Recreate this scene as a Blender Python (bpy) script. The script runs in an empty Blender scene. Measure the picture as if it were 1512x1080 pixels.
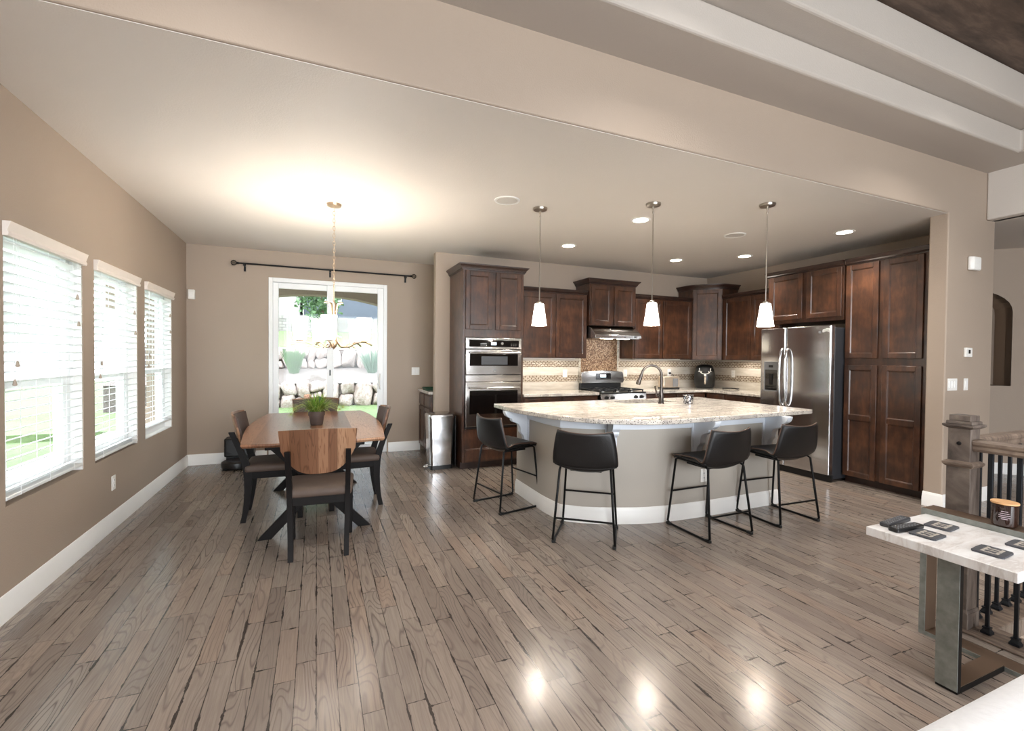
import bpy, bmesh, math, random
from mathutils import Vector, Matrix, noise
PI = math.pi
rnd = random.Random(7)
SC = bpy.context.scene
COL = SC.collection

# ------------------------------------------------------------------ camera
YAW, PITCH, ROLL, FPX = 0.400251898, -0.0178622333, 0.00902794027, 681.79
def make_camera():
    cy, sy, cp, sp, cr, sr = math.cos(YAW), math.sin(YAW), math.cos(PITCH), math.sin(PITCH), math.cos(ROLL), math.sin(ROLL)
    f = Vector((sy*cp, cy*cp, sp)); r = Vector((cy, -sy, 0)); u = r.cross(f)
    r2 = cr*r + sr*u; u2 = -sr*r + cr*u
    cam = bpy.data.cameras.new('camera'); cam.sensor_width = 36.0; cam.lens = FPX/1512*36.0
    cam.clip_start = 0.05; cam.clip_end = 200
    o = bpy.data.objects.new('camera', cam); COL.objects.link(o)
    m = Matrix((r2, u2, -f)).transposed().to_4x4(); m.translation = Vector((0, 0, 1.40))
    o.matrix_world = m
    SC.camera = o
make_camera()

# ------------------------------------------------------------------ world, sun, exposure
SC.view_settings.view_transform = 'Standard'
SC.view_settings.look = 'None'
SC.view_settings.gamma = 1.0
SC.view_settings.exposure = 1.52
SC.view_settings.use_curve_mapping = False
SC.cycles.max_bounces = 10
SC.cycles.diffuse_bounces = 5
SC.cycles.glossy_bounces = 4
SC.cycles.transmission_bounces = 8
SC.cycles.transparent_max_bounces = 24
SC.cycles.sample_clamp_indirect = 6.0
SC.cycles.caustics_reflective = False
SC.cycles.caustics_refractive = False
SC.cycles.use_denoising = True

W = bpy.data.worlds.new('sky'); SC.world = W; W.use_nodes = True
_b = W.node_tree.nodes['Background']
_b.inputs['Color'].default_value = (0.86, 0.93, 1.0, 1)
_b.inputs['Strength'].default_value = 2.5

def lamp(name, kind, loc, energy, color=(1, 1, 1), rot=(0, 0, 0), parent=None, **kw):
    l = bpy.data.lights.new(name, kind); l.energy = energy; l.color = color
    for k, v in kw.items(): setattr(l, k, v)
    o = bpy.data.objects.new(name, l); COL.objects.link(o); o.location = loc; o.rotation_euler = rot
    if parent: o.parent = parent
    return o
lamp('sun', 'SUN', (0, -10, 20), 0.8, (1.0, 0.96, 0.9), (math.radians(38), 0, math.radians(-25)), angle=0.01)
def portal(name, loc, rot, sx, sy):
    o = lamp(name, 'AREA', loc, 1, rot=rot, shape='RECTANGLE', size=sx, size_y=sy)
    o.data.cycles.is_portal = True
# daylight through the three side windows and the patio door
for yc in (3.68, 4.75, 5.83): portal('daylight_portal', (-1.64, yc, 1.35), (0, -PI/2, 0), 1.49, 0.88)
portal('daylight_portal', (0.18, 7.04, 1.21), (-PI/2, 0, 0), 1.53, 2.43)
lamp('rear_fill_lamp', 'AREA', (1.6, -4.43, 1.6), 150, (0.92, 0.96, 1.0), rot=(PI/2, 0, 0), shape='RECTANGLE', size=5.2, size_y=2.5)  # area lamp added at the unseen rear windows to fill the room

# ------------------------------------------------------------------ material helpers
def srgb(r, g, b):
    f = lambda c: (c/255/12.92) if c/255 <= 0.04045 else ((c/255+0.055)/1.055)**2.4
    return (f(r), f(g), f(b), 1)
class NT:
    def __init__(s, name):
        s.m = bpy.data.materials.new(name); s.m.use_nodes = True; s.t = s.m.node_tree; s.n = s.t.nodes
        s.b = s.n['Principled BSDF']; s.out = s.n['Material Output']
    def N(s, typ, **kw):
        n = s.n.new(typ)
        for k, v in kw.items():
            if k.startswith('i_'):
                key = k[2:]; n.inputs[int(key) if key.isdigit() else key].default_value = v
            else: setattr(n, k, v)
        return n
    def L(s, a, ao, b, bi): s.t.links.new(a.outputs[ao], b.inputs[bi])
    def coords(s, kind='Object', scale=(1, 1, 1), rot=(0, 0, 0)):
        c = s.N('ShaderNodeTexCoord'); m = s.N('ShaderNodeMapping'); m.inputs['Scale'].default_value = scale; m.inputs['Rotation'].default_value = rot
        if kind == 'World':
            g = s.N('ShaderNodeNewGeometry'); s.L(g, 'Position', m, 'Vector')
        else: s.L(c, kind, m, 'Vector')
        return m
    def math(s, op, a, b=None, **kw):
        n = s.N('ShaderNodeMath', operation=op)
        for i, v in enumerate((a, b)):
            if v is None: continue
            if isinstance(v, (int, float)): n.inputs[i].default_value = v
            else: s.t.links.new(v, n.inputs[i])
        return n.outputs[0]
    def ramp(s, fac, stops):
        n = s.N('ShaderNodeValToRGB'); s.t.links.new(fac, n.inputs[0]); e = n.color_ramp.elements
        e[0].position = stops[0][0]; e[0].color = stops[0][1]; e[1].position = stops[-1][0]; e[1].color = stops[-1][1]
        for p, c in stops[1:-1]: x = e.new(p); x.color = c
        return n.outputs[0]
    def mix(s, fac, a, b, mode='MIX'):
        n = s.N('ShaderNodeMix', data_type='RGBA', blend_type=mode)
        for i, v in ((0, fac), (6, a), (7, b)):
            if isinstance(v, (int, float, tuple)): n.inputs[i].default_value = v
            else: s.t.links.new(v, n.inputs[i])
        return n.outputs[2]
    def noise(s, vec, scale=5, detail=3, rough=0.5, dist=0.0, out='Fac'):
        n = s.N('ShaderNodeTexNoise'); n.inputs['Scale'].default_value = scale; n.inputs['Detail'].default_value = detail
        n.inputs['Roughness'].default_value = rough; n.inputs['Distortion'].default_value = dist
        s.t.links.new(vec, n.inputs['Vector']); return n.outputs[out]
    def voro(s, vec, scale=5, feature='F1', out='Distance', rand=1.0):
        n = s.N('ShaderNodeTexVoronoi', feature=feature); n.inputs['Scale'].default_value = scale; n.inputs['Randomness'].default_value = rand
        s.t.links.new(vec, n.inputs['Vector']); return n.outputs[out]
    def bump(s, h, strength=0.2, dist=0.01):
        n = s.N('ShaderNodeBump'); n.inputs['Strength'].default_value = strength; n.inputs['Distance'].default_value = dist
        s.t.links.new(h, n.inputs['Height']); s.t.links.new(n.outputs[0], s.b.inputs['Normal'])
    def base(s, c):
        if isinstance(c, tuple): s.b.inputs['Base Color'].default_value = c
        else: s.t.links.new(c, s.b.inputs['Base Color'])
    def set(s, **kw):
        for k, v in kw.items():
            key = {'rough': 'Roughness', 'metal': 'Metallic', 'spec': 'Specular IOR Level', 'coat': 'Coat Weight', 'aniso': 'Anisotropic', 'sheen': 'Sheen Weight', 'coatr': 'Coat Roughness'}.get(k, k)
            if isinstance(v, (int, float)): s.b.inputs[key].default_value = v
            else: s.t.links.new(v, s.b.inputs[key])
M = {}
def simple(name, col, rough=0.5, metal=0.0, nscale=40, namt=0.06, bump=0.0, bscale=120, **kw):
    t = NT(name); m = t.coords().outputs[0]
    n = t.noise(m, nscale, 3)
    lo = tuple(c*(1-namt) for c in col[:3])+(1,); hi = tuple(min(1, c*(1+namt)) for c in col[:3])+(1,)
    t.base(t.ramp(n, [(0.3, lo), (0.7, hi)])); t.set(rough=rough, metal=metal, **kw)
    if bump: t.bump(t.noise(m, bscale, 2), bump, 0.004)
    M[name] = t.m; return t
def emit(name, col, strength, rough=0.3):
    t = NT(name); t.base(col); t.b.inputs['Emission Color'].default_value = col; t.b.inputs['Emission Strength'].default_value = strength
    t.set(rough=rough); M[name] = t.m

def paint(name, col, amt=0.03, bump=0.35):
    t = NT(name); m = t.coords('World').outputs[0]
    n = t.noise(m, 1.3, 2); lo = tuple(c*(1-amt) for c in col[:3])+(1,)
    t.base(t.ramp(n, [(0.3, lo), (0.7, col)])); t.set(rough=0.6, spec=0.35)
    t.bump(t.noise(m, 110, 2, 0.6), bump, 0.004); M[name] = t.m
paint('wall_paint', srgb(167, 151, 136))
paint('island_paint', srgb(178, 171, 161), bump=0.1)
paint('ceiling_paint', srgb(218, 212, 205), 0.02)
paint('beam_paint', srgb(184, 176, 168), 0.02)
simple('white_trim', srgb(238, 237, 234), 0.35, nscale=3, namt=0.015)
simple('white_vinyl', srgb(235, 236, 236), 0.35, nscale=3, namt=0.015)
simple('white_plastic', srgb(236, 234, 229), 0.4, nscale=5, namt=0.01)
simple('blind_white', srgb(238, 240, 240), 0.5, nscale=10, namt=0.015)
simple('blind_valance', srgb(232, 222, 213), 0.45, nscale=10, namt=0.015)
simple('corbel_white', srgb(226, 232, 240), 0.4, nscale=4, namt=0.015)
simple('black_plastic', srgb(16, 16, 17), 0.35, nscale=10, namt=0.1)
simple('black_metal', srgb(17, 17, 18), 0.45, metal=0.6, nscale=20, namt=0.1)
simple('iron', srgb(30, 33, 38), 0.45, metal=0.5, nscale=30, namt=0.15)
simple('black_leather', srgb(17, 16, 17), 0.42, nscale=14, namt=0.15, bump=0.25, bscale=180)
simple('piping', srgb(84, 62, 50), 0.6, nscale=30)
simple('dark_wood', srgb(16, 12, 11), 0.6, spec=0.2, nscale=12, namt=0.15)
simple('brown_leather', srgb(70, 54, 47), 0.5, nscale=8, namt=0.12, bump=0.2, bscale=150)
simple('seat_fabric', srgb(84, 69, 60), 0.65, nscale=10, namt=0.1, bump=0.2, bscale=300)
simple('chrome', srgb(205, 205, 205), 0.12, metal=1.0, nscale=5, namt=0.02)
simple('nickel', srgb(176, 168, 158), 0.28, metal=1.0, nscale=20, namt=0.04)
simple('champagne', srgb(196, 172, 146), 0.33, metal=0.85, nscale=20, namt=0.08)
simple('bronze_faucet', srgb(92, 86, 82), 0.25, metal=1.0, nscale=20, namt=0.1)
simple('oven_glass', srgb(14, 12, 12), 0.06, nscale=5, namt=0.1, coat=0.6)
simple('fridge_side', srgb(46, 47, 51), 0.4, nscale=20, namt=0.06)
simple('terracotta_dark', srgb(86, 72, 66), 0.6, nscale=20, namt=0.08)
simple('soil', srgb(50, 36, 26), 0.95, nscale=60, namt=0.4)
simple('grass_leaf', srgb(116, 150, 58), 0.5, nscale=25, namt=0.25)
simple('pale_leaf', srgb(165, 176, 96), 0.5, nscale=25, namt=0.2)
simple('dark_leaf', srgb(52, 88, 34), 0.45, nscale=15, namt=0.2)
simple('pink_petal', srgb(214, 172, 150), 0.6, nscale=20, namt=0.1)
simple('boucle', srgb(218, 219, 222), 0.9, nscale=60, namt=0.03, bump=0.9, bscale=60)
simple('cream_plastic', srgb(196, 180, 162), 0.3, metal=0.6, nscale=10, namt=0.03)
simple('silver_plate', srgb(190, 190, 188), 0.25, metal=1.0, nscale=10, namt=0.03)
simple('green_cloth', srgb(22, 66, 44), 0.6, nscale=30, namt=0.15)
simple('tan_carpet', srgb(176, 156, 130), 0.95, nscale=200, namt=0.1, bump=0.6, bscale=300)
simple('table_frame_metal', srgb(132, 135, 130), 0.5, metal=0.35, nscale=30, namt=0.18, bump=0.1, bscale=120)
simple('bronze_metal', srgb(104, 84, 68), 0.35, metal=0.4, nscale=8, namt=0.1)
simple('slate', srgb(62, 63, 68), 0.6, nscale=60, namt=0.2, bump=0.3)
simple('slate_print', srgb(168, 160, 150), 0.7, nscale=60, namt=0.2)
simple('cork_lid', srgb(206, 160, 112), 0.5, nscale=30, namt=0.1)
simple('pale_siding', srgb(222, 222, 220), 0.8)
simple('candle_label', srgb(190, 176, 186), 0.4, nscale=30, namt=0.05)
simple('concrete', srgb(150, 146, 140), 0.85, nscale=10, namt=0.08)
simple('stucco', srgb(150, 136, 122), 0.9, nscale=20, namt=0.05, bump=0.4)
simple('house_siding', srgb(150, 147, 145), 0.8, nscale=3, namt=0.04)
simple('house_dark', srgb(84, 90, 102), 0.8, nscale=3, namt=0.05)
simple('shrub_leaf', srgb(84, 112, 76), 0.8, nscale=8, namt=0.3)
simple('sage_leaf', srgb(94, 120, 102), 0.8, nscale=20, namt=0.2)
simple('bark', srgb(96, 80, 66), 0.9, nscale=20, namt=0.2)
simple('tassel', srgb(168, 152, 136), 0.6)
simple('rubber', srgb(16, 16, 16), 0.7)
simple('grey_plastic', srgb(120, 120, 122), 0.4)
simple('speaker_grille', srgb(200, 196, 190), 0.7, nscale=400, namt=0.08)
emit('shade_glow', (1.0, 0.93, 0.83, 1), 4.0)
emit('can_glow', (1.0, 0.90, 0.74, 1), 9.0)
emit('can_glow_soft', (1.0, 0.95, 0.88, 1), 1.6)
emit('hood_glow', (1.0, 0.88, 0.68, 1), 9.0)
emit('display_glow', (0.75, 0.9, 1.0, 1), 0.6)

# thin window glass: mostly see-through with a mirror-like share
def glass():
    t = NT('window_glass'); n = t.N('ShaderNodeBsdfTransparent'); n.inputs[0].default_value = (0.97, 0.985, 0.98, 1)
    g = t.N('ShaderNodeBsdfGlossy'); g.inputs['Roughness'].default_value = 0.01
    mx = t.N('ShaderNodeMixShader'); mx.inputs[0].default_value = 0.012
    t.L(n, 0, mx, 1); t.L(g, 0, mx, 2); t.L(mx, 0, t.out, 'Surface'); M['window_glass'] = t.m
glass()
def amber_glass():
    t = NT('amber_glass'); t.base(srgb(42, 24, 18)); t.set(rough=0.06, coat=0.8); M['amber_glass'] = t.m
amber_glass()
def mercury():
    t = NT('mercury_glass'); m = t.coords().outputs[0]; v = t.voro(m, 55)
    t.base(t.ramp(v, [(0.0, (0.85, 0.86, 0.88, 1)), (0.45, (0.5, 0.5, 0.52, 1)), (0.6, (0.08, 0.08, 0.09, 1))])); t.set(rough=0.12, metal=0.85)
    t.bump(v, 0.6, 0.004); M['mercury_glass'] = t.m
mercury()
def steel(name='stainless', vert=False, col=(150, 148, 146)):
    t = NT(name); m = t.coords('Object', (1.5, 1.5, 240) if not vert else (1.5, 1.5, 300)).outputs[0]
    n = t.noise(m, 1.0, 2)
    t.base(t.ramp(n, [(0.35, srgb(*[c*0.97 for c in col])), (0.65, srgb(*[min(255, c*1.03) for c in col]))]))
    t.set(metal=1.0, rough=0.17)
    m2 = t.coords('Object', (0.25, 0.25, 1.6) if vert else (0.8, 0.8, 2.0)).outputs[0]; t.bump(t.noise(m2, 1.5, 1.5), 0.35, 0.06); M[name] = t.m
steel(col=(196, 193, 190)); steel('stainless_vertical', True, (206, 206, 207))
def cabinet_wood():
    t = NT('cabinet_wood'); m = t.coords('Object', (1, 1, 0.25)); a = t.noise(m.outputs[0], 26, 6, 0.6, 0.4); b = t.noise(t.coords('Object').outputs[0], 5.5, 3)
    f = t.math('ADD', t.math('MULTIPLY', a, 0.45), t.math('MULTIPLY', b, 0.55))
    t.base(t.ramp(f, [(0.34, srgb(40, 24, 15)), (0.5, srgb(64, 38, 24)), (0.66, srgb(90, 56, 36))])); t.set(rough=0.36, coat=0.35, coatr=0.2)
    M['cabinet_wood'] = t.m
    t = NT('cabinet_trim'); m = t.coords('Object').outputs[0]; t.base(t.ramp(t.noise(m, 12, 4), [(0.35, srgb(38, 24, 19)), (0.65, srgb(56, 35, 27))])); t.set(rough=0.36, coat=0.2, coatr=0.3); M['cabinet_trim'] = t.m
cabinet_wood()
def granite():
    for nm, edge in (('granite', 0), ('granite_edge', 1)):
        t = NT(nm); m = t.coords('World').outputs[0]
        n1 = t.noise(t.coords('World', (1.0, 3.0, 1)).outputs[0], 3.0, 6, 0.65, 1.2); n2 = t.noise(m, 26, 5, 0.7)
        c = t.ramp(n1, [(0.3, srgb(222, 216, 206)), (0.5, srgb(198, 190, 180)), (0.62, srgb(164, 157, 151)), (0.75, srgb(220, 214, 204))])
        c = t.mix(t.ramp(n2, [(0.55, (0, 0, 0, 1)), (0.66, (1, 1, 1, 1))]), c, srgb(168, 158, 148))
        sp = t.voro(m, 75, 'F1'); msk = t.noise(m, 14, 3, 0.6)
        k = t.math('MULTIPLY', t.math('LESS_THAN', sp, 0.30), t.math('GREATER_THAN', msk, 0.55 if not edge else 0.44))
        c = t.mix(k, c, srgb(74, 66, 62)); t.base(c); t.set(rough=0.10 if not edge else 0.25, coat=0.3); M[nm] = t.m
granite()
def striped_walnut(name, width, k=1.0):
    K = k; t = NT(name); m = t.coords('Object'); sep = t.N('ShaderNodeSeparateXYZ'); t.L(m, 0, sep, 0)
    k = t.math('FLOOR', t.math('DIVIDE', sep.outputs[0], width)); wn = t.N('ShaderNodeTexWhiteNoise', noise_dimensions='1D'); t.t.links.new(k, wn.inputs['W'])
    cv = t.N('ShaderNodeCombineXYZ'); t.t.links.new(t.math('MULTIPLY', sep.outputs[0], 9.0), cv.inputs[0])
    t.t.links.new(t.math('ADD', t.math('MULTIPLY', sep.outputs[1], 0.9), t.math('MULTIPLY', wn.outputs[0], 40.0)), cv.inputs[1]); t.t.links.new(t.math('MULTIPLY', sep.outputs[2], 0.9), cv.inputs[2])
    g = t.noise(cv.outputs[0], 2.2, 2.5, 0.5, 0.4); rings = t.math('ABSOLUTE', t.math('SINE', t.math('MULTIPLY', g, 26.0)))
    base = t.ramp(wn.outputs[0], [(0.0, srgb(118*K, 80*K, 56*K)), (0.35, srgb(146*K, 102*K, 74*K)), (0.7, srgb(172*K, 128*K, 96*K)), (1.0, srgb(194*K, 152*K, 118*K))])
    dark = t.mix(1.0, base, srgb(205, 190, 180), 'MULTIPLY')
    c = t.mix(t.ramp(rings, [(0.0, (1, 1, 1, 1)), (0.5, (0, 0, 0, 1))]), base, dark)
    t.base(c); t.set(rough=0.32, coat=0.2, coatr=0.2); M[name] = t.m
striped_walnut('walnut_top', 0.145); striped_walnut('walnut_back', 0.06, 0.86)
def greywood(name, cols, rough=0.5):
    t = NT(name); m = t.coords('Object', (6, 6, 6)).outputs[0]; g = t.noise(t.coords('Object', (14, 2, 2)).outputs[0], 3, 5, 0.6, 0.6)
    t.base(t.ramp(g, [(0.3, srgb(*cols[0])), (0.5, srgb(*cols[1])), (0.7, srgb(*cols[2]))])); t.set(rough=rough); t.bump(g, 0.25, 0.01); M[name] = t.m
greywood('newel_wood', [(56, 47, 42), (90, 79, 72), (120, 108, 98)])
greywood('rail_wood', [(66, 53, 45), (108, 92, 80), (138, 121, 106)])
def marble():
    t = NT('marble'); m = t.coords('Object', (1, 3.2, 1), (0, 0, 0.5)).outputs[0]; n = t.noise(m, 5, 5, 0.6, 0.9)
    t.base(t.ramp(n, [(0.35, srgb(226, 226, 226)), (0.52, srgb(214, 210, 208)), (0.6, srgb(196, 190, 186)), (0.7, srgb(224, 223, 222))])); t.set(rough=0.3); M['marble'] = t.m
marble()
def dark_ceiling():
    t = NT('wood_ceiling'); n = t.noise(t.coords('World', (0.8, 4.0, 1)).outputs[0], 2.6, 6, 0.62, 0.3)
    t.base(t.ramp(n, [(0.3, srgb(52, 41, 35)), (0.5, srgb(84, 68, 58)), (0.7, srgb(120, 101, 88))])); t.set(rough=0.6); M['wood_ceiling'] = t.m
dark_ceiling()
def floor_mat():
    t = NT('floor_planks'); m = t.coords('World'); sep = t.N('ShaderNodeSeparateXYZ'); t.L(m, 0, sep, 0)
    X, Y = sep.outputs[0], sep.outputs[1]; RW = 0.0835
    xr = t.math('DIVIDE', X, RW); row = t.math('FLOOR', xr); fx = t.math('FRACT', xr)
    w1 = t.N('ShaderNodeTexWhiteNoise', noise_dimensions='1D'); t.t.links.new(row, w1.inputs['W'])
    ln = t.math('ADD', t.math('MULTIPLY', w1.outputs[0], 0.5), 0.38)
    yr = t.math('ADD', t.math('DIVIDE', Y, ln), t.math('MULTIPLY', w1.outputs[0], 37.0)); idx = t.math('FLOOR', yr); fy = t.math('FRACT', yr)
    cv = t.N('ShaderNodeCombineXYZ'); t.t.links.new(row, cv.inputs[0]); t.t.links.new(idx, cv.inputs[1])
    w2 = t.N('ShaderNodeTexWhiteNoise', noise_dimensions='3D'); t.t.links.new(cv.outputs[0], w2.inputs['Vector']); r = w2.outputs[0]
    w3 = t.N('ShaderNodeSeparateColor'); t.t.links.new(w2.outputs[1], w3.inputs[0])
    base = t.ramp(r, [(0.0, srgb(116, 106, 98)), (0.1, srgb(130, 119, 110)), (0.45, srgb(140, 129, 119)), (0.8, srgb(149, 136, 125)), (1.0, srgb(144, 127, 114))])
    # grain: growth rings stretched along the plank
    gv = t.N('ShaderNodeCombineXYZ'); t.t.links.new(t.math('MULTIPLY', X, 7.0), gv.inputs[0])
    t.t.links.new(t.math('ADD', t.math('MULTIPLY', Y, 1.05), t.math('MULTIPLY', r, 91.0)), gv.inputs[1]); t.t.links.new(t.math('MULTIPLY', r, 13.0), gv.inputs[2])
    g = t.noise(gv.outputs[0], 1.3, 1.5, 0.4, 0.25)
    rings = t.math('ABSOLUTE', t.math('SINE', t.math('MULTIPLY', g, 48.0)))
    fv = t.N('ShaderNodeCombineXYZ'); t.t.links.new(t.math('MULTIPLY', X, 160.0), fv.inputs[0]); t.t.links.new(t.math('MULTIPLY', Y, 5.0), fv.inputs[1]); t.t.links.new(r, fv.inputs[2])
    fine = t.noise(fv.outputs[0], 1.0, 3, 0.6)
    lines = t.ramp(rings, [(0.0, (1, 1, 1, 1)), (0.55, (0, 0, 0, 1))])
    bw = t.N('ShaderNodeRGBToBW'); t.t.links.new(lines, bw.inputs[0])
    amt = t.math('MULTIPLY', bw.outputs[0], t.math('ADD', t.math('MULTIPLY', w3.outputs[1], 0.65), 0.15))
    c = t.mix(amt, base, srgb(70, 62, 58))
    c = t.mix(t.ramp(fine, [(0.42, (0.30, 0.30, 0.30, 1)), (0.58, (0, 0, 0, 1))]), c, srgb(102, 90, 84))
    big = t.noise(m.outputs[0], 1.1, 3); c = t.mix(t.ramp(big, [(0.4, (0.36, 0.36, 0.36, 1)), (0.62, (0, 0, 0, 1))]), c, srgb(112, 99, 92))
    # seams
    ex = t.math('MINIMUM', fx, t.math('SUBTRACT', 1.0, fx)); exm = t.math('MULTIPLY', ex, RW)
    ey = t.math('MULTIPLY', t.math('MINIMUM', fy, t.math('SUBTRACT', 1.0, fy)), ln)
    gap = t.noise(t.coords('World', (13, 3.2, 1)).outputs[0], 1.0, 5, 0.7)
    gw = t.ramp(gap, [(0.42, (0.0008, 0.0008, 0.0008, 1)), (0.55, (0.0025, 0.0025, 0.0025, 1)), (0.66, (0.0085, 0.0085, 0.0085, 1))])
    gb = t.N('ShaderNodeRGBToBW'); t.t.links.new(gw, gb.inputs[0])
    seam = t.math('MAXIMUM', t.math('LESS_THAN', exm, gb.outputs[0]), t.math('LESS_THAN', ey, t.math('MULTIPLY', gb.outputs[0], 0.9)))
    c = t.mix(t.math('MULTIPLY', seam, 0.92), c, srgb(38, 32, 30)); t.base(c)
    rr = t.math('ADD', t.math('MULTIPLY', fine, 0.14), 0.13); t.t.links.new(rr, t.b.inputs['Roughness'])
    h = t.math('SUBTRACT', t.math('ADD', t.math('MULTIPLY', rings, 0.05), t.math('ADD', t.math('MULTIPLY', fine, 0.03), t.math('MULTIPLY', big, 2.0))), t.math('MULTIPLY', seam, 0.8)); t.bump(h, 0.28, 0.006)
    t.set(spec=0.5); M['floor_planks'] = t.m
floor_mat()
def backsplash():
    t = NT('backsplash_tile'); m = t.coords('World'); sep = t.N('ShaderNodeSeparateXYZ'); t.L(m, 0, sep, 0); Z = sep.outputs[2]
    U = t.math('ADD', sep.outputs[0], sep.outputs[1])
    def band(a, b): return t.math('MULTIPLY', t.math('GREATER_THAN', Z, a), t.math('LESS_THAN', Z, b))
    bands = t.math('ADD', band(1.26, 1.355), band(1.045, 1.14))
    zz = t.math('MULTIPLY', Z, 36.0); off = t.math('MULTIPLY', t.math('MODULO', t.math('FLOOR', zz), 2.0), 0.5)
    cv = t.N('ShaderNodeCombineXYZ'); t.t.links.new(t.math('ADD', t.math('MULTIPLY', U, 17.0), off), cv.inputs[0]); t.t.links.new(zz, cv.inputs[1])
    e = t.voro(cv.outputs[0], 1.0, 'DISTANCE_TO_EDGE', 'Distance', 0.25); cc = t.voro(cv.outputs[0], 1.0, 'F1', 'Color', 0.25)
    s2 = t.N('ShaderNodeSeparateColor'); t.t.links.new(cc, s2.inputs[0])
    mos = t.mix(t.ramp(e, [(0.09, (1, 1, 1, 1)), (0.18, (0, 0, 0, 1))]), t.ramp(s2.outputs[0], [(0.0, srgb(172, 158, 140)), (1.0, srgb(206, 196, 180))]), srgb(108, 88, 70))
    st = t.noise(t.coords('World', (1, 1, 5)).outputs[0], 4, 5, 0.6, 0.5); plain = t.ramp(st, [(0.3, srgb(184, 174, 160)), (0.7, srgb(210, 203, 192))])
    t.base(t.mix(bands, plain, mos)); t.set(rough=0.35); M['backsplash_tile'] = t.m
    t = NT('copper_mosaic'); m = t.coords('World', (1, 1, 1)).outputs[0]; c = t.voro(m, 70, 'F1', 'Color', 0.3); s2 = t.N('ShaderNodeSeparateColor'); t.t.links.new(c, s2.inputs[0])
    t.base(t.ramp(s2.outputs[0], [(0.0, srgb(88, 64, 46)), (0.5, srgb(138, 106, 80)), (1.0, srgb(186, 160, 132))])); t.set(rough=0.3, metal=0.25); M['copper_mosaic'] = t.m
    t = NT('mosaic_border'); m = t.coords('World').outputs[0]; c = t.voro(m, 60, 'F1', 'Color', 0.4); s2 = t.N('ShaderNodeSeparateColor'); t.t.links.new(c, s2.inputs[0])
    t.base(t.ramp(s2.outputs[0], [(0.0, srgb(150, 146, 134)), (1.0, srgb(214, 208, 196))])); t.set(rough=0.3); M['mosaic_border'] = t.m
backsplash()
def outdoors():
    t = NT('lawn'); m = t.coords('World').outputs[0]; t.base(t.ramp(t.noise(m, 9, 5, 0.7), [(0.3, srgb(88, 108, 70)), (0.7, srgb(112, 130, 88))])); t.set(rough=0.9); M['lawn'] = t.m
    t = NT('mulch'); m = t.coords('World').outputs[0]; t.base(t.ramp(t.noise(m, 26, 5, 0.7), [(0.35, srgb(78, 70, 66)), (0.65, srgb(120, 112, 108))])); t.set(rough=0.95); M['mulch'] = t.m
    t = NT('boulder'); m = t.coords('Object').outputs[0]; t.base(t.ramp(t.noise(m, 4, 5, 0.7), [(0.3, srgb(140, 124, 118)), (0.5, srgb(170, 156, 150)), (0.7, srgb(188, 178, 173))])); t.set(rough=0.9); t.bump(t.noise(m, 9, 5), 0.6, 0.05); M['boulder'] = t.m
    t = NT('block_wall'); m = t.coords('World').outputs[0]; b = t.N('ShaderNodeTexBrick'); b.inputs['Scale'].default_value = 2.2; t.L(t.coords('World', (1, 1, 1), (PI/2, 0, 0)), 0, b, 'Vector')
    b.inputs['Color1'].default_value = srgb(150, 146, 142); b.inputs['Color2'].default_value = srgb(128, 124, 121); b.inputs['Mortar'].default_value = srgb(96, 92, 90); t.base(b.outputs[0]); t.set(rough=0.9); M['block_wall'] = t.m
outdoors()

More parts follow.
